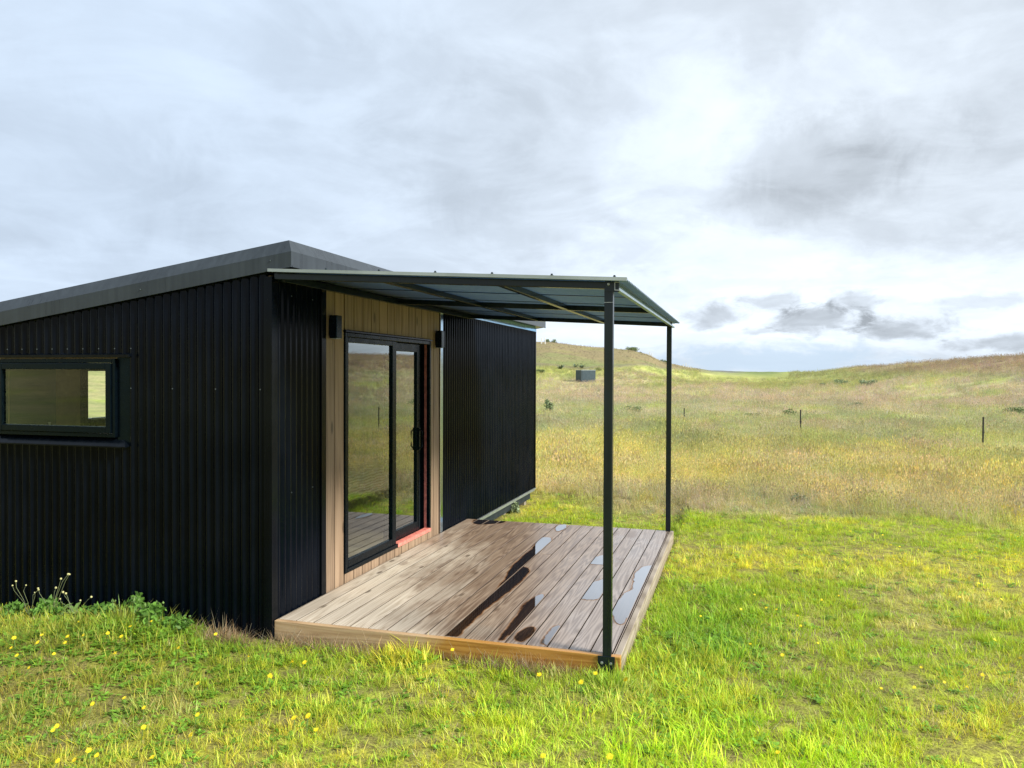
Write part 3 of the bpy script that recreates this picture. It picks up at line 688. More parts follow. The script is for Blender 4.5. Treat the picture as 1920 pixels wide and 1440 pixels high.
# ------------------------------------------------------------------ the deck
W_, D_ = 2.5495, 4.163
deck = tag(empty('deck', (0, 0, 0)), 'low timber deck with rain puddles under the black canopy', 'deck')
q = []; x = .0
edges = [0.035]
while edges[-1] < W_-.05: edges.append(edges[-1]+.1445)
edges[-1] = W_-.046
brk = {13: 3.72, 14: 3.55, 5: 1.9}
for i in range(len(edges)-1):
    a, b_ = edges[i]+.003, edges[i+1]-.0035
    segs = [(.048, D_-.001)]
    if i in (3, 9, 14): s_ = (1.4, 2.6, 3.5)[(3, 9, 14).index(i)]; segs = [(.048, s_), (s_+.003, D_-.001)]
    for s0, s1 in segs: q.append((a, b_, s0, s1, -.030+random.uniform(-.0005, .0005), random.uniform(-.0012, .0006), random.random()))
q.append((.030 if 0 else .026, .0345, .048, D_, -.03, -.002, .4))
boards_mesh('decking_boards', q, M['deck'], deck, .0045)
mb = MB(); mb.box(.028, W_, -.0, .045, -.142, -.0005); mb.build('rim_board', M['rim'], deck, bevel=.004)
mb = MB(); mb.box(W_-.044, W_, .0455, D_, -.142, -.001); mb.build('rim_board', M['rim'], deck, bevel=.004)
mb = MB(); mb.box(.05, W_-.046, D_-.05, D_-.003, -.142, -.032); mb.build('rim_board', M['rim'], deck)
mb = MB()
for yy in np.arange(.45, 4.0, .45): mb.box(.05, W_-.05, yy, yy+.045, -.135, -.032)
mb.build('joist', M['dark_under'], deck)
for (X, Z) in ((.14, -.045), (.14, -.10), (.62, -.05), (.98, -.075), (1.52, -.055), (1.95, -.09), (2.25, -.05)):
    pass
# puddles: outlines measured on the boards
def on_deck(px, py, z=.0):
    o, d = ray(px, py); t = (z-o[2])/d[2]; return o[0]+d[0]*t, o[1]+d[1]*t
PUD = [
 [(40, 1058), (140, 975), (250, 890), (400, 740), (470, 660), (480, 610), (560, 530), (655, 455), (665, 415), (720, 388), (772, 386), (762, 415), (690, 480), (640, 520), (575, 585), (630, 603), (600, 650), (480, 760), (350, 850), (230, 960), (160, 1040), (110, 1068)],
 [(410, 1078), (480, 990), (550, 910), (560, 870), (600, 830), (660, 785), (715, 768), (712, 795), (660, 850), (580, 935), (520, 1000), (460, 1062), (438, 1085)],
 [(520, 1082), (560, 1020), (615, 992), (655, 990), (640, 1030), (600, 1077), (570, 1098)],
 [(1038, 566), (1060, 524), (1108, 508), (1150, 506), (1150, 560), (1120, 574), (1070, 572)],
 [(985, 805), (1020, 740), (1060, 692), (1110, 670), (1140, 672), (1120, 740), (1088, 800), (1040, 812)],
 [(1192, 945), (1186, 900), (1220, 820), (1270, 760), (1322, 738), (1322, 680), (1340, 620), (1390, 582), (1447, 575), (1425, 640), (1390, 715), (1340, 825), (1292, 925), (1250, 975), (1212, 972)],
 [(795, 342), (800, 312), (838, 302), (880, 300), (862, 330), (820, 350)],
 [(700, 1108), (740, 1030), (790, 985), (822, 982), (800, 1040), (762, 1100), (730, 1120)],
 [(232, 290), (250, 266), (330, 262), (420, 266), (470, 276), (440, 292), (330, 300), (262, 300)]]
PL = ['long dark puddle running from the middle of the deck to its front edge', 'narrow dark puddle with a pale tip on the front middle of the deck', 'small brown puddle at the front edge of the deck right of the longer ones',
      'small bright puddle behind the front canopy post, farther of the two', 'bright puddle just left of the front canopy post', 'large white reflecting puddle along the right edge of the deck',
      'small white puddle at the far edge of the deck', 'faint bright puddle near the front edge left of the canopy post', 'dark puddle at the far left corner of the deck beside the cabin wall']
for poly, lab in zip(PUD, PL):
    pts = [on_deck(820+a/3.6, 900+b_/3.6) for a, b_ in poly]
    # an outline that runs along a board joint stays straight there, elsewhere it is rounded and fades out
    cxm = sum(p[0] for p in pts)/len(pts)
    def snap(p):
        e = min(edges, key=lambda q_: abs(q_-p[0])); return ((e, p[1], 1) if abs(e-p[0]) < .022 else (p[0], p[1], 0))
    pts = [snap(p) for p in pts]
    for _ in range(3):
        o_ = []
        for i in range(len(pts)):
            a, b_ = pts[i], pts[(i+1) % len(pts)]
            if a[2] and b_[2] and a[0] == b_[0]: o_ += [a, b_]; continue
            o_ += [(a[0]*.75+b_[0]*.25, a[1]*.75+b_[1]*.25, 0), (a[0]*.25+b_[0]*.75, a[1]*.25+b_[1]*.75, 0)]
        pts = o_
    PP = np.array([(p[0], p[1]) for p in pts]); isj = np.array([bool(pts[i][2] and pts[(i+1) % len(pts)][2] and pts[i][0] == pts[(i+1) % len(pts)][0]) for i in range(len(pts))])
    PQ = np.roll(PP, -1, 0)
    def inside_(X, Y):
        c_ = np.zeros(X.shape, bool)
        for (x1, y1), (x2, y2) in zip(PP, PQ):
            if y1 == y2: continue
            c_ ^= ((y1 > Y) != (y2 > Y)) & (X < (x2-x1)*(Y-y1)/(y2-y1)+x1)
        return c_
    vs = []; fs = []; wv_ = []
    for i in range(len(edges)-1):
        xa, xb = edges[i]+.0065, edges[i+1]-.0070
        X, Y = np.meshgrid(np.linspace(xa, xb, 12), np.arange(max(.05, PP[:, 1].min()-.04), min(D_-.008, PP[:, 1].max()+.04), .012))
        In = inside_(X, Y)
        if In.sum() < 14: continue
        dist = np.full(X.shape, 9.0)
        for (p_, q_, jj) in zip(PP, PQ, isj):
            if jj: continue
            d_ = q_-p_; L2 = max(1e-9, d_@d_); t = np.clip(((X-p_[0])*d_[0]+(Y-p_[1])*d_[1])/L2, 0, 1); dist = np.minimum(dist, np.hypot(X-p_[0]-t*d_[0], Y-p_[1]-t*d_[1]))
        sd = np.where(In, dist, -dist)+.030*(fbm(X*26, Y*9, 3)-.5)+.012*(fbm(X*60, Y*30, 2)-.5)
        wt = np.clip((sd+.016)/.032, 0, 1); nx_ = X.shape[1]; ny_ = X.shape[0]; b0 = len(vs)
        vs += list(zip(X.ravel(), Y.ravel(), np.full(X.size, .0024))); wv_ += list(wt.ravel())
        for jy in range(ny_-1):
            for jx in range(nx_-1):
                k_ = jy*nx_+jx
                if max(wt[jy, jx], wt[jy, jx+1], wt[jy+1, jx], wt[jy+1, jx+1]) > 0: fs.append((b0+k_, b0+k_+1, b0+k_+nx_+1, b0+k_+nx_))
    me = bpy.data.meshes.new('puddle'); me.from_pydata(vs, [], fs); at = me.attributes.new('wet', 'FLOAT', 'POINT'); at.data.foreach_set('value', np.array(wv_, np.float32))
    o = link('puddle', me, M['puddle']); tag(o, lab, 'puddle', 'rain puddles on the deck')

# ------------------------------------------------------------------ the canopy
can = tag(empty('canopy', (0, 0, 0)), 'black steel canopy with corrugated roof sheet on two slim posts over the deck', 'canopy')
CZ = lambda x, y=0: -.056*x + .0035*y      # fall of the canopy
CD = 4.40
CST = M['canopy_steel']
def member(name, x0, x1, y0, y1, z0=2.481, z1=2.527):
    return MB().box(x0, x1, y0, y1, z0, z1, CZ).build(name, CST, can, bevel=.003)
member('rafter', .03, 2.50, -.005, .045)
member('rafter', .03, 2.50, 2.10, 2.15)
member('rafter', .03, 2.50, CD-.16, CD-.11)
for X in (.86, 1.70):
    for (a, b_) in ((.046, 2.099), (2.151, CD-.161)): member('purlin', X, X+.05, a, b_, 2.483, 2.525)
member('ledger', .028, .075, .046, CD-.161, 2.470, 2.524)
# open channel along the outer edge
mb = MB(); mb.box(2.502, 2.506, -.012, CD-.05, 2.472, 2.526, CZ); mb.box(2.5065, 2.534, -.012, CD-.05, 2.472, 2.476, CZ); mb.box(2.5065, 2.534, -.012, CD-.05, 2.5215, 2.526, CZ)
mb.box(2.530, 2.534, -.012, CD-.05, 2.4765, 2.4875, CZ); mb.build('edge_channel', M['galv'], can)
MB().box(2.44, 2.53, -.0072, -.0052, 2.462, 2.530, CZ).build('bracket', CST, can, bevel=.002)
# roof sheet: corrugated, ribs running away from the wall
y = np.arange(-.065, CD+.035, PIT/8); zz = .0075*np.cos(2*np.pi*y/PIT)
V = []; F = []
for i, (yy, z_) in enumerate(zip(y, zz)):
    for xx in (.03, 1.3, 2.585): V.append((xx, yy, 2.5365+z_+CZ(xx, yy)))
for i in range(len(y)-1):
    for k in range(2): F.append((i*3+k, i*3+k+1, i*3+k+4, i*3+k+3))
sh = mesh_np('roof_sheet', V, F, M['sheet_under'], can, smooth=True)
sd = sh.modifiers.new('thick', 'SOLIDIFY'); sd.thickness = .0012
mb = MB(); mb.box(.02, 2.588, -.0725, -.0675, 2.528, 2.550, CZ); mb.box(.02, 2.588, -.067, -.030, 2.5465, 2.550, CZ); mb.build('edge_flashing', M['shedroof'], can)
for X in (.477, .885, 1.299, 1.70, 2.103, 2.507):
    mb = MB(); z_ = 2.550+CZ(X); mb.tube([(X, -.05, z_), (X, -.05, z_+.004)], .011, 10); mb.tube([(X, -.05, z_+.004), (X, -.05, z_+.013)], .007, 6); mb.build('screw', M['rubber'], can)
for yy in (.31, 1.09, 1.86, 2.72, 3.46): MB().box(.08, 2.50, yy, yy+.012, 2.5245, 2.5285, CZ).build('sheet_lap', CST, can)
# posts
def post(x0, y0, zb, zt_):
    p = MB().box(x0, x0+.056, y0, y0+.05, zb, zt_).build('post', CST, can, bevel=.004); return p
p1 = post(2.435, -.002, -.02, 2.388); p2 = post(2.462, D_-.052, -.0, 2.398+.002)
MB().box(2.4345, 2.4915, -.0032, -.0023, 2.256, 2.2585).build('joint', M['galv'], p1)
mb = MB(); ico(mb, (2.463, -.008, 2.372), .011); mb.build('bolt', M['galv'], p1)
bp = MB().box(2.405, 2.515, -.0085, -.0008, -.150, -.002).build('base_plate', CST, p1, bevel=.002)
for X in (2.432, 2.490):
    mb = MB(); mb.tube([(X, -.0085, -.045), (X, -.013, -.045)], .0095, 10); mb.tube([(X, -.013, -.045), (X, -.018, -.045)], .006, 6); mb.build('bolt', M['galv'], bp)
MB().box(2.44, 2.54, D_-.0, D_+.006, -.13, -.002).build('base_plate', CST, p2)

# ------------------------------------------------------------------ grass meshes
def tuft(nb, rad, h0, h1, w, lean, straw=.15, seed=0, seg=2, heads=0, curl=.5, tone=.25):
    g = np.random.default_rng(seed); V = []; F = []; C = []
    for i in range(nb):
        a = g.uniform(0, 2*np.pi); rr = rad*math.sqrt(g.random()); b0 = np.array([rr*math.cos(a), rr*math.sin(a), -.012])
        h = g.uniform(h0, h1); th = a+g.normal(0, .9); ln = abs(g.normal(lean, lean*.5))*h
        d = np.array([math.cos(th), math.sin(th), 0]); sd = np.array([-d[1], d[0], 0]); tw = g.uniform(-.8, .8); sd = sd*math.cos(tw)+d*math.sin(tw)
        ww = w*g.uniform(.6, 1.3)
        if g.random() < straw: c = np.array([1.18, 1.0, 1.9])*g.uniform(.8, 1.2)
        else: c = np.array([1, 1, 1])*g.uniform(1-tone, 1+tone)*np.array([g.uniform(.8, 1.2), 1, g.uniform(.8, 1.3)])
        base = len(V)
        for s in range(seg+1):
            t = s/seg; p = b0+d*ln*(t**(1+curl))+np.array([0, 0, h*(t-.22*curl*t*t*min(1, ln/h*1.6))]); k = ww*(1-t)**.6*.5 if s < seg else 0
            if s < seg: V += [p-sd*k, p+sd*k]; C += [c, c]
            else: V.append(p); C.append(c)
        for s in range(seg-1): F.append((base+2*s, base+2*s+1, base+2*s+3, base+2*s+2))
        F.append((base+2*seg-2, base+2*seg-1, base+2*seg, base+2*seg))
        if i < heads:   # seed head: slim diamond near the tip
            tip = V[base+2*seg]; c2 = np.array([1.08, .95, 1.25])*g.uniform(.75, 1.2)
            hh = h*g.uniform(.12, .2); b2 = len(V)
            for ax in (sd, d):
                b2 = len(V); V += [tip-np.array([0, 0, hh*.6]), tip+ax*ww*1.6-np.array([0, 0, hh*.1]), tip+np.array([0, 0, hh*.6]), tip-ax*ww*1.6]; C += [c2]*4; F.append((b2, b2+1, b2+2, b2+3))
    return V, F, C
def rosette(n, L, w, seed, up_=.35):  # broad-leaved weed / clover
    g = np.random.default_rng(seed); V = []; F = []; C = []
    for i in range(n):
        a = g.uniform(0, 2*np.pi); d = np.array([math.cos(a), math.sin(a), 0]); sd = np.array([-d[1], d[0], 0]); l = L*g.uniform(.5, 1.1); u = g.uniform(.1, up_*2)
        c = np.array([1, 1, 1])*g.uniform(.75, 1.25); b = len(V); o = np.array([g.normal(0, .02), g.normal(0, .02), 0])
        for t, k in ((0, .15), (.35, .8), (.7, 1), (1, .05)):
            p = o+d*l*t+np.array([0, 0, l*u*(t-.55*t*t)+.01]); V += [p-sd*w*k*.5, p+sd*w*k*.5]; C += [c, c]
        for s in range(3): F.append((b+2*s, b+2*s+1, b+2*s+3, b+2*s+2))
    return V, F, C
proto_col = bpy.data.collections.new('prototypes')     # not linked to the scene: only used as instance source
def proto(coll, vfc, matl):
    V, F, C = vfc; me = bpy.data.meshes.new('blades'); me.from_pydata([tuple(v) for v in V], [], [tuple(dict.fromkeys(f)) for f in F])
    at = me.attributes.new('bc', 'FLOAT_COLOR', 'POINT'); at.data.foreach_set('color', np.concatenate([np.array(C), np.ones((len(C), 1))], 1).astype(np.float32).ravel())
    me.materials.append(matl); o = bpy.data.objects.new('blades', me); coll.objects.link(o); return o
def scatter(name, pts, rot, scale, idx, col, protos, label=None, cat=None, group=None):
    """one stuff object: instances of the given tufts on the given ground points"""
    cl = bpy.data.collections.new(name+'_source')
    for k, (vfc, matl) in enumerate(protos):
        o = proto(cl, vfc, matl); o.name = 'blades_%02d' % k
    me = bpy.data.meshes.new(name); n_ = len(pts); me.vertices.add(n_); me.vertices.foreach_set('co', np.asarray(pts, np.float32).ravel())
    for nm, t, a in (('rotv', 'FLOAT_VECTOR', rot), ('scl', 'FLOAT', scale), ('pick', 'INT', idx), ('gcol', 'FLOAT_COLOR', np.concatenate([col, np.ones((n_, 1))], 1))):
        at = me.attributes.new(nm, t, 'POINT')
        key = {'FLOAT_VECTOR': 'vector', 'FLOAT': 'value', 'INT': 'value', 'FLOAT_COLOR': 'color'}[t]
        at.data.foreach_set(key, np.asarray(a, np.int32 if t == 'INT' else np.float32).ravel())
    ob = link(name, me, None)
    ng = bpy.data.node_groups.new(name, 'GeometryNodeTree'); ng.interface.new_socket('Geometry', in_out='INPUT', socket_type='NodeSocketGeometry'); ng.interface.new_socket('Geometry', in_out='OUTPUT', socket_type='NodeSocketGeometry')
    gi = ng.nodes.new('NodeGroupInput'); go = ng.nodes.new('NodeGroupOutput'); ip = ng.nodes.new('GeometryNodeInstanceOnPoints'); ci = ng.nodes.new('GeometryNodeCollectionInfo')
    ci.inputs['Collection'].default_value = cl; ci.inputs['Separate Children'].default_value = True; ci.inputs['Reset Children'].default_value = True
    def na_(nm, t):
        a = ng.nodes.new('GeometryNodeInputNamedAttribute'); a.data_type = t; a.inputs[0].default_value = nm; return a.outputs[0]
    L = ng.links; L.new(gi.outputs[0], ip.inputs['Points']); L.new(ci.outputs[0], ip.inputs['Instance']); ip.inputs['Pick Instance'].default_value = True
    L.new(na_('pick', 'INT'), ip.inputs['Instance Index']); L.new(na_('rotv', 'FLOAT_VECTOR'), ip.inputs['Rotation'])
    cmb = ng.nodes.new('ShaderNodeCombineXYZ'); s_ = na_('scl', 'FLOAT')
    for k in range(3): L.new(s_, cmb.inputs[k])
    L.new(cmb.outputs[0], ip.inputs['Scale']); L.new(ip.outputs[0], go.inputs[0])
    mo = ob.modifiers.new('scatter', 'NODES'); mo.node_group = ng
    tag(ob, label, cat, group, 'stuff'); return ob
def sample_polar(r0, r1, a0, a1, dens):
    """points uniform per area in the polar wedge about the photographer"""
    area = math.radians(a1-a0)/2*(r1*r1-r0*r0); n_ = int(area*dens); r = np.sqrt(rng.uniform(r0*r0, r1*r1, n_)); a = np.radians(rng.uniform(a0, a1, n_))
    return CAM[0]+r*np.sin(a), CAM[1]+r*np.cos(a)
def blocked(x, y, pad=.0):
    hut = (x > -HW-pad) & (x < .0+pad) & (y > -.01-pad) & (y < HL+pad)
    dk_ = (x > -.05) & (x < W_+.015) & (y > -.012) & (y < D_+.01)
    return hut | dk_
# --- lawn
BARE = [(1405, 1285, .14), (1500, 1335, .12), (1850, 1418, .22), (540, 1265, .10), (1415, 1075, .10), (400, 1178, .16), (1380, 1430, .12), (830, 1250, .1)]
BAREP = [(*ground_at(a, b_)[:2], r_) for a, b_, r_ in BARE]
xs, ys = [], []
for (r0, r1, dn) in ((1.6, 3.4, 90), (3.4, 5.5, 700), (5.5, 8.0, 560), (8.0, 14.5, 330), (14.5, 19, 130)):
    a, b_ = sample_polar(r0, r1, -66, 40, dn); xs.append(a); ys.append(b_)
x = np.concatenate(xs); y = np.concatenate(ys)
keep = ~blocked(x, y) & (rng.random(len(x)) < np.maximum(lawn_mask(x, y), .2+.75*sstep(fbm(x*.8+70, y*.8, 4), .50, .58)*sstep(polar(x, y)[0], 19, 13)))
thin = fbm(x*2.3+4, y*2.3, 3)
keep &= (thin > .38) | (rng.random(len(x)) < .35)
for (cx_, cy_, r_) in BAREP: keep &= (np.hypot((x-cx_)/1.5, y-cy_) > r_*rng.uniform(.5, 1.3, len(x)))
x, y = x[keep], y[keep]; r, az_ = polar(x, y)
c = ground_col(x, y)*rng.uniform(.70, 1.25, (len(x), 1))*np.stack([rng.uniform(.85, 1.15, len(x)), np.ones(len(x)), rng.uniform(.8, 1.3, len(x))], 1)
idx = rng.integers(0, 6, len(x))
isst = rng.random(len(x)) < .15+.42*sstep(fbm(x*1.1+20, y*1.1, 3), .52, .7); idx = np.where(isst, rng.integers(6, 8, len(x)), idx)
c = np.where(isst[:, None], np.array([.62, .55, .26])[None]*rng.uniform(.7, 1.2, (len(x), 1)), c)
weedy = (rng.random(len(x)) < .05+.35*np.clip(g2(x, y, -.9, -1.0, 1.7, 1.0)+.5*g2(x, y, 3.1, .5, .5, 1.2), 0, 1)); idx = np.where(weedy, rng.integers(8, 10, len(x)), idx)
c = np.where(weedy[:, None], np.array([.22, .42, .05])[None]*rng.uniform(.7, 1.3, (len(x), 1)), c)
long_ = np.clip(1.0*g2(x, y, -1.1, -.25, .9, .35)+1.6*g2(x, y, 1.12, -.12, .16, .12)+.5*g2(x, y, 1.3, -.12, 1.4, .1)+.7*g2(x, y, 3.0, 1.0, .4, 1.8)+.6*g2(x, y, 2.5, -.2, .2, .2), 0, 1.7)
scl = (.54+.50*fbm(x*1.4, y*1.4+6, 3))*rng.uniform(.7, 1.25, len(x))*(1+.75*long_)
nearwall = (y > -.25) & (y < 0) & (x < .3) & (x > -.55); scl = np.where(nearwall, scl*.6, scl)
rot = np.stack([rng.normal(0, .10, len(x)), rng.normal(0, .10, len(x)), rng.uniform(0, 6.28, len(x))], 1)
rush = 0
B = M['blade']
prot = [(tuft(18, .065, .03, .085, .0055, .85, .22, s_, 3, 0, .7, .38), B) for s_ in range(4)] + [(tuft(13, .05, .06, .13, .0058, .65, .12, 10+s_, 3, 0, .6, .38), B) for s_ in range(2)] + \
       [(tuft(14, .08, .02, .05, .0045, 1.3, 0, 20+s_, 2, 0, .3), B) for s_ in range(2)] + [(rosette(9, .06, .020, 30+s_), B) for s_ in range(2)]
scatter('lawn_grass', np.stack([x, y, height(x, y)], 1), rot, scl, idx, c, prot, 'short bright green lawn grass mixed with straw and small weeds round the deck', 'grass')
# --- meadow
xs, ys = [], []
for (r0, r1, dn) in ((9.0, 18, 90), (18, 28, 42), (28, 45, 22), (45, 75, 10), (75, 125, 4.5), (125, 215, 1.2)):
    a, b_ = sample_polar(r0, r1, -24, 30, dn); xs.append(a); ys.append(b_)
x = np.concatenate(xs); y = np.concatenate(ys); r, az_ = polar(x, y)
td = track_d(r, az_); left = az_ < -2.2
keep = ~blocked(x, y, .2) & (rng.random(len(x)) > lawn_mask(x, y)) & ~(left & (np.abs(td) < 2.2)) & (r < crest_r(az_)*1.02)
keep &= ~(left & (td > 0) & (rng.random(len(x)) < .55))
keep &= ~((r > 150) & (np.abs(az_-.3) < 3))
x, y, r, az_ = x[keep], y[keep], r[keep], az_[keep]; left = az_ < -2.2; td = track_d(r, az_)
c = ground_col(x, y)*rng.uniform(.78, 1.25, (len(x), 1))*np.stack([rng.uniform(.9, 1.12, len(x)), np.ones(len(x)), rng.uniform(.8, 1.3, len(x))], 1)
edge = sstep(r, LAWN_R(az_)+6.0, LAWN_R(az_)-1.0)
scl = np.interp(r, [10, 18, 45, 100, 215], [.62, .80, .95, 1.35, 1.7])*(1-.45*edge)*(.35+1.35*fbm(x*.6, y*.6, 4))*rng.uniform(.65, 1.3, len(x))
scl = np.where(left & (td > 0), scl*.55, scl)
idx = rng.integers(0, 4, len(x)); fl = rng.random(len(x)) < .5; idx = np.where(fl & (r < 40), rng.integers(4, 6, len(x)), idx)
rot = np.stack([rng.normal(0, .09, len(x)), rng.normal(0, .09, len(x)), rng.uniform(0, 6.28, len(x))], 1)
prot = [(tuft(26, .16, .14, .34, .0085, .45, .22, 50+s_, 2, 5, .6, .3), B) for s_ in range(4)] + [(tuft(22, .14, .18, .42, .0065, .32, .35, 60+s_, 2, 14, .5, .3), B) for s_ in range(2)]
scatter('meadow_grass', np.stack([x, y, height(x, y)], 1), rot, scl, idx, c, prot, 'tall tan and yellow meadow grass covering the paddock beyond the lawn', 'meadow')
# --- dead grass swept against the deck front
n_ = 330; cx_ = np.where(rng.random(n_) < .55, rng.normal(1.95, .22, n_), rng.normal(.42, .28, n_)); cy_ = -.03-np.abs(rng.normal(0, .05, n_))
mv = rng.random(n_) < .22; cx_ = np.where(mv, rng.normal(-.28, .12, n_), cx_); cy_ = np.where(mv, -.10-np.abs(rng.normal(0, .05, n_)), cy_)
ok = (cx_ < 2.35) & ((cx_ > .05) | mv); cx_, cy_ = cx_[ok], cy_[ok]; n_ = len(cx_)
scatter('dead_grass', np.stack([cx_, cy_, height(cx_, cy_)], 1), np.stack([rng.normal(0, .3, n_), rng.normal(0, .3, n_), rng.uniform(0, 6.28, n_)], 1), rng.uniform(.5, 1.0, n_), rng.integers(0, 2, n_),
        np.array([.42, .31, .17])[None]*rng.uniform(.6, 1.2, (n_, 1)), [(tuft(12, .07, .05, .13, .0042, .9, 0, 80+s_, 3, 0, .4, .3), B) for s_ in range(2)], 'dry brown grass piled against the deck front and the cabin corner', 'dead grass')

# ------------------------------------------------------------------ flowers
M['petal'] = simple('yellow_petals', (.80, .62, .01), .6, 0, 80, .15); M['stem'] = simple('green_stem', (.12, .20, .04), .6)
M['fadedpetal'] = simple('pale_seed_head', (.50, .47, .22), .8)
def flower_parts(seed, rad=.017, hgt=.09):
    g = random.Random(seed); mb = MB(); bx, by = g.uniform(-.02, .02), g.uniform(-.02, .02)
    mb.tube([(0, 0, -.01), (bx*.4, by*.4, hgt*.5), (bx, by, hgt)], .0016, 5)
    hd = MB(); c = Vector((bx, by, hgt)); nrm = Vector((g.uniform(-.5, .5), g.uniform(-.9, -.1), 1)).normalized(); a = nrm.orthogonal().normalized(); b_ = nrm.cross(a)
    for ring, (n__, rr, lift) in enumerate(((13, 1.0, .15), (9, .62, .35))):
        for k in range(n__):
            t = 2*math.pi*(k+.5*ring)/n__; u = a*math.cos(t)+b_*math.sin(t); v = nrm.cross(u); r_ = rad*rr*g.uniform(.85, 1.1)
            p0 = c+nrm*.001*ring; hd.raw([p0-v*.001, p0+u*r_*.55-v*rad*.17+nrm*lift*r_*.5, p0+u*r_+nrm*lift*r_*.6, p0+u*r_*.55+v*rad*.17+nrm*lift*r_*.5], [(0, 1, 2, 3)])
    hd.tube([c-nrm*.008, c+nrm*.001], [.003, .005], 7)
    return mb, hd
protos = []
FLW = [(x_/3.6, 1040+y_/3.6) for x_, y_ in ((885, 488), (1027, 447), (733, 543), (800, 570), (538, 552), (438, 563), (60, 623), (103, 583), (222, 620), (367, 672), (780, 684), (170, 765), (1178, 645), (1652, 693), (1443, 545), (1315, 890), (1813, 830), (845, 970), (597, 1030), (963, 1045), (1310, 1093), (950, 1192), (337, 1192), (385, 1185), (1250, 1247), (610, 1350), (645, 1375), (358, 1410), (462, 1412), (1033, 1388), (290, 540), (95, 690), (508, 450), (430, 612))]
FLC = [(500+x_/2.4, 1150+y_/2.4) for x_, y_ in ((1235, 288), (1487, 274), (1592, 314), (1253, 645), (180, 480), (130, 485), (175, 460), (230, 520), (95, 225), (157, 232), (10, 290), (828, 163), (1415, 330), (1528, 668))]
FLR = [(1300+x_/2.666, 900+y_/2.666) for x_, y_ in ((1265, 1015), (1112, 1045), (945, 1040), (770, 738), (632, 815), (357, 642), (310, 573), (242, 575), (530, 735), (635, 605), (1425, 525), (1470, 585), (1130, 938), (1375, 1035), (440, 890), (520, 840), (1620, 900), (1520, 808), (32, 680), (1190, 375), (730, 580), (1550, 600), (1340, 590), (1500, 385), (1035, 340), (805, 300), (790, 258), (690, 265), (945, 280), (430, 1380), (1615, 1185), (255, 740), (290, 820), (420, 645), (245, 655), (1350, 935), (1440, 990), (515, 680))]
def mk_flower(loc, rz, s, src, lab, grp):
    if src is None: return None
    root = src[0].copy(); COL.objects.link(root); root.location = loc; root.rotation_euler = (0, 0, rz); root.scale = (s,)*3
    tag(root, lab, 'flower', grp)
    for ch in src[1:]:
        c_ = ch.copy(); COL.objects.link(c_); c_.parent = root
    return root
srcs = []
kinds = []
for s_ in range(4):
    a, b_ = flower_parts(s_)
    kinds.append((a, b_))
first = {}
def place_flower(px_, py_, lab, grp, big=1.0):
    p = ground_at(px_, py_, .085*big); k = random.randrange(4); rz = random.uniform(-.6, .6); s_ = big*random.uniform(.85, 1.2)
    if k not in first:
        e_ = empty('hawkbit_flower', p, rz); e_.scale = (s_,)*3; tag(e_, lab, 'flower', grp)
        first[k] = (e_, kinds[k][0].build('stem', M['stem'], e_), kinds[k][1].build('flower_head', M['petal'], e_))
    else: mk_flower(p, rz, s_, first[k], lab, grp)
ORD = ['first', 'second', 'third', 'fourth', 'fifth', 'sixth', 'seventh', 'eighth', 'ninth', 'tenth', 'eleventh', 'twelfth', 'thirteenth', 'fourteenth']
def rows(fl, names, where, grp, big):
    fl = sorted(fl, key=lambda q: q[1]); k = math.ceil(len(fl)/len(names))
    for i, nm in enumerate(names):
        for j, f_ in enumerate(sorted(fl[i*k:(i+1)*k])): place_flower(*f_, 'yellow flower %s, %s from left of %s' % (where, ORD[j], nm), grp, big(f_))
rows(FLW, ['those nearest the wall', 'those a step off the wall', 'those nearest the camera'], 'below the gable wall', 'yellow flowers below the gable wall', lambda f: .85)
rows(FLC, ['those close to the rim', 'those nearer the camera'], 'in front of the deck', 'yellow flowers in front of the deck', lambda f: 1.0)
FLR = [f for k_, f in enumerate(FLR) if k_ % 4 != 3]
rows(FLR, ['the farthest ones', 'those level with the deck middle', 'those level with the front post', 'the nearest ones'], 'right of the deck', 'yellow flowers in the lawn right of the deck', lambda f: .72)
place_flower(1300+1265/2.666, 900+1005/2.666, 'largest yellow flower in the lawn right of the deck', None, 1.7) if 0 else None
# countless tiny blooms farther out
x, y = sample_polar(8.5, 24, -20, 26, 4.5); keep = ~blocked(x, y, .3) & (fbm(x*.5+7, y*.5, 3) > .47); x, y = x[keep], y[keep]; n_ = len(x)
V, F = kinds[0][1].v, kinds[0][1].f
def bloom(seed):
    g = np.random.default_rng(seed); V = []; F = []; C = []
    for i in range(3):
        c_ = np.array([g.normal(0, .12), g.normal(0, .12), g.uniform(.1, .3)]); b0 = len(V); rr = .012
        for k in range(8): t = k*math.pi/4; V.append(c_+np.array([rr*math.cos(t), rr*math.sin(t)*.8, .3*rr*math.sin(t*2)])); C.append(np.ones(3))
        F.append(tuple(range(b0, b0+8)))
        b1 = len(V); V += [c_+np.array([-.001, 0, 0]), c_+np.array([.001, 0, 0]), np.array([c_[0]+.001, c_[1], 0]), np.array([c_[0]-.001, c_[1], 0])]; C += [np.array([.3, .5, 2])]*4; F.append((b1, b1+1, b1+2, b1+3))
    return V, F, C
z_ = height(x, y)-np.where(lawn_mask(x, y) > .5, .12, 0)
scatter('meadow_flowers', np.stack([x, y, z_], 1), np.stack([np.zeros(n_), np.zeros(n_), rng.uniform(0, 6.28, n_)], 1), rng.uniform(.8, 1.3, n_), rng.integers(0, 2, n_), np.array([.75, .60, .02])[None]*rng.uniform(.8, 1.1, (n_, 1)), [(bloom(1), B), (bloom(2), B)], 'tiny yellow flowers dotted through the meadow and far lawn', 'flowers')

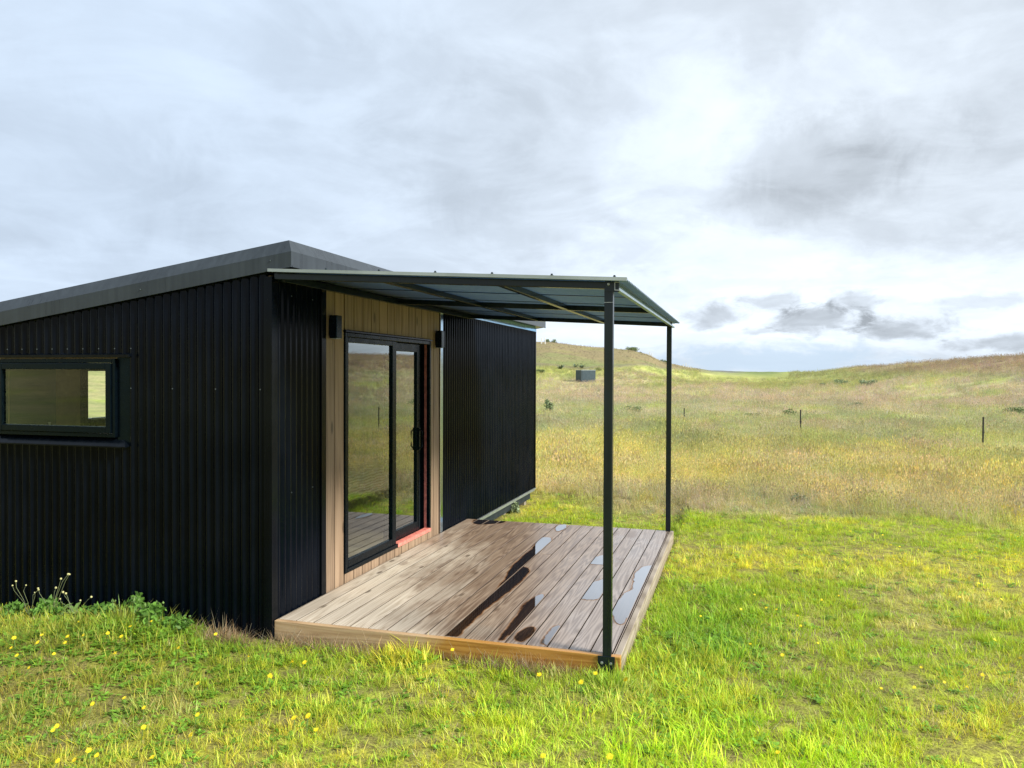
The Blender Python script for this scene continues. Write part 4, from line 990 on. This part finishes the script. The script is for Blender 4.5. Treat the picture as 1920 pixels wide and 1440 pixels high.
# weeds with tall stems against the gable wall
def wall_foot(px_, yy=-.17):
    o, d = ray(px_, 1150); t = (yy-o[1])/d[1]; X = o[0]+d[0]*t; return (X, yy, float(height(X, yy)))
def stem_weed(px_, py_, top, seed, lab, faded):
    g = random.Random(seed); p = wall_foot(px_); root = tag(empty('tall_weed', p), lab, 'weed', 'tall flowering weeds against the gable wall')
    st = MB(); hd = MB()
    for k in range(5):
        dx_ = g.uniform(-.16, .16); h_ = top*g.uniform(.6, 1.0); pts = [(0, 0, -.01), (dx_*.35, g.uniform(-.03, .02), h_*.45), (dx_*.8, g.uniform(-.03, .02), h_*.85), (dx_, 0, h_)]
        st.tube(pts, [.0022, .0018, .0016, .0013], 5)
        ico(hd, pts[-1], g.uniform(.006, .0105))
    st.build('stem', simple('pale_stem', (.16, .18, .08), .7), root); hd.build('flower_head', M['fadedpetal'] if faded else M['petal'], root)
    V, F, C = rosette(10, .14, .03, seed, .8); mb = MB(); mb.raw(V, F); mb.build('leaf', M['stem'], root)
stem_weed(52, 1150, .30, 1, 'tall thin weed with pale round heads by the dark gable wall, leftmost', True)
stem_weed(100, 1150, .36, 2, 'tallest branching weed with pale flower heads below the gable window', True)
stem_weed(140, 1148, .22, 3, 'short thin weed right of the tallest one below the gable window', True)
def seedy(px_, py_, top, seed, lab):
    p = wall_foot(px_, -.14); V, F, C = tuft(34, .10, top*.4, top, .007, .35, 0, seed, 3, 10, .5); mb = MB(); mb.raw(V, [tuple(dict.fromkeys(f)) for f in F])
    o = mb.build('grass_clump', simple('seeding_grass', (.16, .25, .07), .7, 0, 60, .4)); o.location = p; tag(o, lab, 'grass clump', 'seeding grass clumps against the gable wall')
seedy(232, 1146, .17, 5, 'seeding grass clump against the gable wall, left one of the close pair')
seedy(275, 1146, .18, 6, 'seeding grass clump against the gable wall, right one of the close pair')
seedy(330, 1158, .10, 7, 'small grass clump right of the seeding pair at the foot of the gable wall')

# ------------------------------------------------------------------ far things
def at_r(px_, r_): # a ground point at image column px_ and distance r_
    a = math.atan((px_-960)/FPX)-YAW; x_ = CAM[0]+r_*math.sin(a); y_ = CAM[1]+r_*math.cos(a); return (x_, y_, float(height(x_, y_)))
# shed
p = ground_at(1098, 716); rs = math.hypot(p[0]-CAM[0], p[1]-CAM[1]); k_ = rs/FPX
p[2] -= .05
shed = tag(empty('shed', p, R(38)), 'small dark grey flat roofed shed standing by the far track', 'shed')
a_, h_ = 15.5*k_, 22*k_
MB().box(-a_*.95, a_*.95, -a_*.75, a_*.75, 0, h_).build('wall', M['shed'], shed)
MB().box(-a_*.97, a_*.97, -a_*.77, a_*.77, h_+.004, h_+.07).build('roof', M['shedroof'], shed)
MB().box(-.9, .9, -a_*.75-.02, -a_*.75-.003, 0.02, h_*.85).build('door', M['shed'], shed)
# fence posts
def steel_post(px_, py_, hpx, lab, th=.05):
    p = ground_at(px_, py_); rr = math.hypot(p[0]-CAM[0], p[1]-CAM[1]); h_ = hpx*rr/FPX
    mb = MB(); t = th/2; mb.box(-t, t, -.008, .008, -.3, h_); mb.box(-.008, .008, -t, -.009, -.3, h_-.01); mb.box(-t*1.6, t*1.6, -.012, -.009, h_*.45, h_*.5)
    o = mb.build('fence_post', M['rust_post']); o.location = p; o.rotation_euler = (R(random.uniform(-2, 2)), R(random.uniform(-2, 2)), R(20)); tag(o, lab, 'fence post', 'steel posts standing in the meadow')
steel_post(1501, 812, 41, 'slim dark steel post in the meadow, right of the canopy, middle one of the row', .055)
steel_post(1843, 838, 48, 'slim brown steel post in the meadow near the right side', .055)
steel_post(1283, 792, 26, 'short dark steel post in the meadow just right of the rear canopy post', .05)
# white posts
for k, (px_, py_, hp) in enumerate(((1015, 680, 10), (1022, 680, 11), (1218, 686, 7), (1222, 687, 6), (1281, 691, 5), (1286, 691, 8), (1290, 691, 6), (1295, 692, 5))):
    p = at_r(px_, 170 if px_ < 1100 else 205); h_ = hp*190/FPX
    o = MB().box(-.09, .09, -.09, .09, -.3, h_).build('marker_post', M['white_post']); o.location = p
    labs = ['thin white post on the left hillside above the flax, left of two', 'thin white post on the left hillside above the flax, right of two', 'white post on the hill slope between the canopy posts, left of two', 'white post on the hill slope between the canopy posts, right of two',
            'far white post at the foot of the hill, first from the left', 'tallest far white post at the foot of the hill', 'far white post at the foot of the hill, third from the left', 'far white post at the foot of the hill, rightmost']
    tag(o, labs[k], 'post', 'white posts on the far hill')
M['flax'] = simple('flax_leaf', (.10, .14, .085), .5, 0, 4, .3)
def flax(px_, py_, wpx, lab, seed):
    p = ground_at(px_, py_) ; rr = math.hypot(p[0]-CAM[0], p[1]-CAM[1]); R_ = wpx*.5*rr/FPX; g = random.Random(seed); mb = MB()
    for k in range(46):
        a = g.uniform(0, 2*math.pi); l = R_*g.uniform(.7, 1.2); u = g.uniform(.35, 1.1); d = Vector((math.cos(a), math.sin(a), 0)); sd = Vector((-d.y, d.x, 0)); w_ = R_*.07
        P_ = [d*l*t*.95+Vector((0, 0, l*1.35*u*(t-.42*t*t))) for t in (0, .35, .7, 1)]; W2 = [w_*.6, w_, w_*.8, .005]
        vs = []
        for q_, ww in zip(P_, W2): vs += [q_-sd*ww, q_+sd*ww]
        mb.raw(vs, [(0, 1, 3, 2), (2, 3, 5, 4), (4, 5, 7, 6)])
    o = mb.build('flax_bush', M['flax']); o.location = p; tag(o, lab, 'flax bush', 'flax bushes on the far green slope')
flax(1052, 692, 20, 'spiky grey green flax bush left of the shed on the far slope', 1)
flax(1079, 689, 16, 'small spiky flax bush directly behind the shed, left one', 2)
flax(1091, 691, 18, 'spiky flax bush right behind the shed roof', 3)
def leaf_cloud(mb_v, mb_f, mb_c, c, rad, n_, lf, seed):
    g = np.random.default_rng(seed)
    for k in range(n_):
        d = g.normal(0, 1, 3); d /= np.linalg.norm(d); q_ = c+d*rad*(g.random()**.45); u = g.normal(0, 1, 3); u /= np.linalg.norm(u); v = np.cross(u, g.normal(0, 1, 3)); v /= np.linalg.norm(v)
        b0 = len(mb_v); s_ = lf*g.uniform(.6, 1.4); mb_v += [q_-u*s_, q_-v*s_*.45, q_+u*s_, q_+v*s_*.45]; mb_f.append((b0, b0+1, b0+2, b0+3)); t = g.uniform(.6, 1.35); mb_c += [np.array([t, t, t])]*4
M['bush'] = blade_mat('bush_leaf', False, .2, .6, (.15, .20, .08)); M['weed'] = blade_mat('green_weed_leaf', False, .35, .55, (.13, .27, .045)); M['drybush'] = blade_mat('dry_weed_leaf', False, .2, .8, (.33, .25, .17)); M['bluebush'] = blade_mat('grey_green_bush_leaf', False, .2, .6, (.22, .28, .16))
def bush(p, Wd, Hh, seed, lab, name='shrub', cat='shrub', grp=None, ma='bush', trunk=False, nb=7, leaves=110):
    g = np.random.default_rng(seed); V, F, C = [], [], []
    for k in range(nb):
        c_ = np.array([g.uniform(-.38, .38)*Wd, g.uniform(-.3, .3)*Wd, Hh*g.uniform(.25, .68)*(1.0 if not trunk else 1.1)]); leaf_cloud(V, F, C, c_, np.array([Wd*.22, Wd*.22, Hh*.30]), leaves, Hh*.07+.015, seed*31+k)
    root = tag(empty(name, p), lab, cat, grp)
    me = bpy.data.meshes.new('crown'); me.from_pydata([tuple(v) for v in V], [], F)
    at = me.attributes.new('bc', 'FLOAT_COLOR', 'POINT'); at.data.foreach_set('color', np.concatenate([np.array(C), np.ones((len(C), 1))], 1).astype(np.float32).ravel()); link('crown', me, M[ma], root)
    mb = MB()
    for k in range(3): mb.tube([(0, 0, -.2), (g.uniform(-.1, .1)*Wd, g.uniform(-.1, .1)*Wd, Hh*.6)], [Hh*.035, Hh*.015], 6)
    mb.build('trunk', M['rust_post'], root); return root
def bush_px(px_, py_, wpx, hpx, *a, **k):
    p = ground_at(px_, py_); rr = math.hypot(p[0]-CAM[0], p[1]-CAM[1]); p[2] -= .05; return bush(p, wpx*rr/FPX, hpx*rr/FPX, *a, **k)
def bush_crest(px_, wpx, hpx, *a, **k):
    az0 = math.degrees(math.atan((px_-960)/FPX)-YAW); rr = float(crest_r(np.array([az0]))[0])*.985; p = np.array(at_r(px_, rr)); p[2] -= .1; return bush(p, wpx*rr/FPX, hpx*rr/FPX, *a, **k)
bush_crest(1034, 22, 13, 11, 'rounded dark tree on the crest of the left hill by the cabin corner', 'tree', 'tree', 'trees along the crest of the left hill', trunk=True)
bush_crest(1012, 14, 5, 12, 'low scrub on the hill crest right beside the cabin corner', 'shrub', 'shrub', 'trees along the crest of the left hill')
bush_crest(1062, 14, 5, 13, 'small scrub bush on the hill crest right of the dark tree', 'shrub', 'shrub', 'trees along the crest of the left hill')
bush_crest(1178, 36, 14, 14, 'largest green bush on the hill crest between the canopy posts', 'shrub', 'shrub', 'trees along the crest of the left hill', nb=10)
bush_crest(1197, 10, 7, 15, 'small round bush on the hill crest at the right end of the largest one', 'shrub', 'shrub', 'trees along the crest of the left hill')
bush_crest(1243, 14, 8, 16, 'dark bush low on the hill against the rear canopy post', 'shrub', 'shrub', 'trees along the crest of the left hill')
bush_px(1013, 700, 16, 9, 21, 'dark green bush left of the flax near the cabin corner', 'shrub', 'shrub', 'dark bushes on the far slope')
bush_px(1120, 695, 18, 7, 22, 'low green bush right of the shed on the far slope', 'shrub', 'shrub', 'dark bushes on the far slope')
p = ground_at(1031, 772); rr = math.hypot(p[0]-CAM[0], p[1]-CAM[1])
bush(p, 20*rr/FPX, 26*rr/FPX, 23, 'small sapling with a bare thin trunk in the meadow beside the cabin', 'sapling', 'tree', None, 'bluebush', True, 5, 60)
LOW = [(1415, 780, 34, 11, 'bush', 'low dark green bush in the meadow left of the middle steel post'), (1478, 777, 34, 16, 'bush', 'rounded dark green bush right behind the middle steel post'), (1600, 762, 36, 12, 'bluebush', 'grey green bush in mid meadow between the two tall steel posts'),
       (1580, 720, 26, 13, 'bluebush', 'grey bush high in the meadow below the right hill, left of two'), (1627, 720, 26, 13, 'bluebush', 'grey bush high in the meadow below the right hill, right of two'), (1540, 722, 20, 8, 'bluebush', 'smallest grey bush high in the meadow left of the pair'),
       (1893, 775, 56, 18, 'bush', 'wide dark bush in the meadow at the right side'), (1292, 815, 70, 16, 'drybush', 'brown dead weed patch right of the rear canopy post'), (1755, 850, 46, 20, 'drybush', 'pale dry weed clump left of the right steel post'), (1680, 850, 46, 12, 'drybush', 'low brown weed clump left of the pale dry clump'),
       (1438, 825, 24, 14, 'drybush', 'small brown weed clump left of and below the middle steel post'), (1180, 770, 44, 15, 'bush', 'low green bush in the meadow between the canopy posts'), (1332, 845, 30, 14, 'bush', 'small dark clump in the yellow grass right of the rear canopy post'),
       (1060, 850, 60, 14, 'drybush', 'brown weed clump in the meadow right of the cabin corner'), (1500, 940, 30, 22, 'bluebush', 'pale green tussock at the edge of the lawn')]
for k, (px_, py_, w_, h_, ma, lab) in enumerate(LOW):
    bush_px(px_, py_+3, w_, h_, 40+k, lab, 'low_bush', 'bush', 'low bushes scattered in the meadow', ma, leaves=90)
# weeds beside the far corner of the cabin
bush_px(968, 962, 34, 30, 71, 'dark leafy weeds under the far corner of the cabin', 'weed_clump', 'weeds', None, 'bluebush', leaves=60)

# leafy weeds along the foot of the gable wall
for k, (px_, w_, h_, lab) in enumerate(((18, .26, .15, 'leafy green weeds at the foot of the gable wall, leftmost clump'), (86, .34, .17, 'leafy green weeds round the tallest weed below the gable window'), (205, .30, .15, 'leafy green weeds left of the seeding grass pair by the gable wall'),
        (262, .36, .20, 'dense leafy weeds behind the seeding grass pair by the gable wall'), (330, .24, .12, 'low leafy weeds where the bank slopes down along the gable wall'))):
    p = wall_foot(px_, -.16); bush(p, w_, h_*.85, 90+k, lab, 'weed_clump', 'weeds', 'leafy weeds along the gable wall', 'weed', leaves=42)
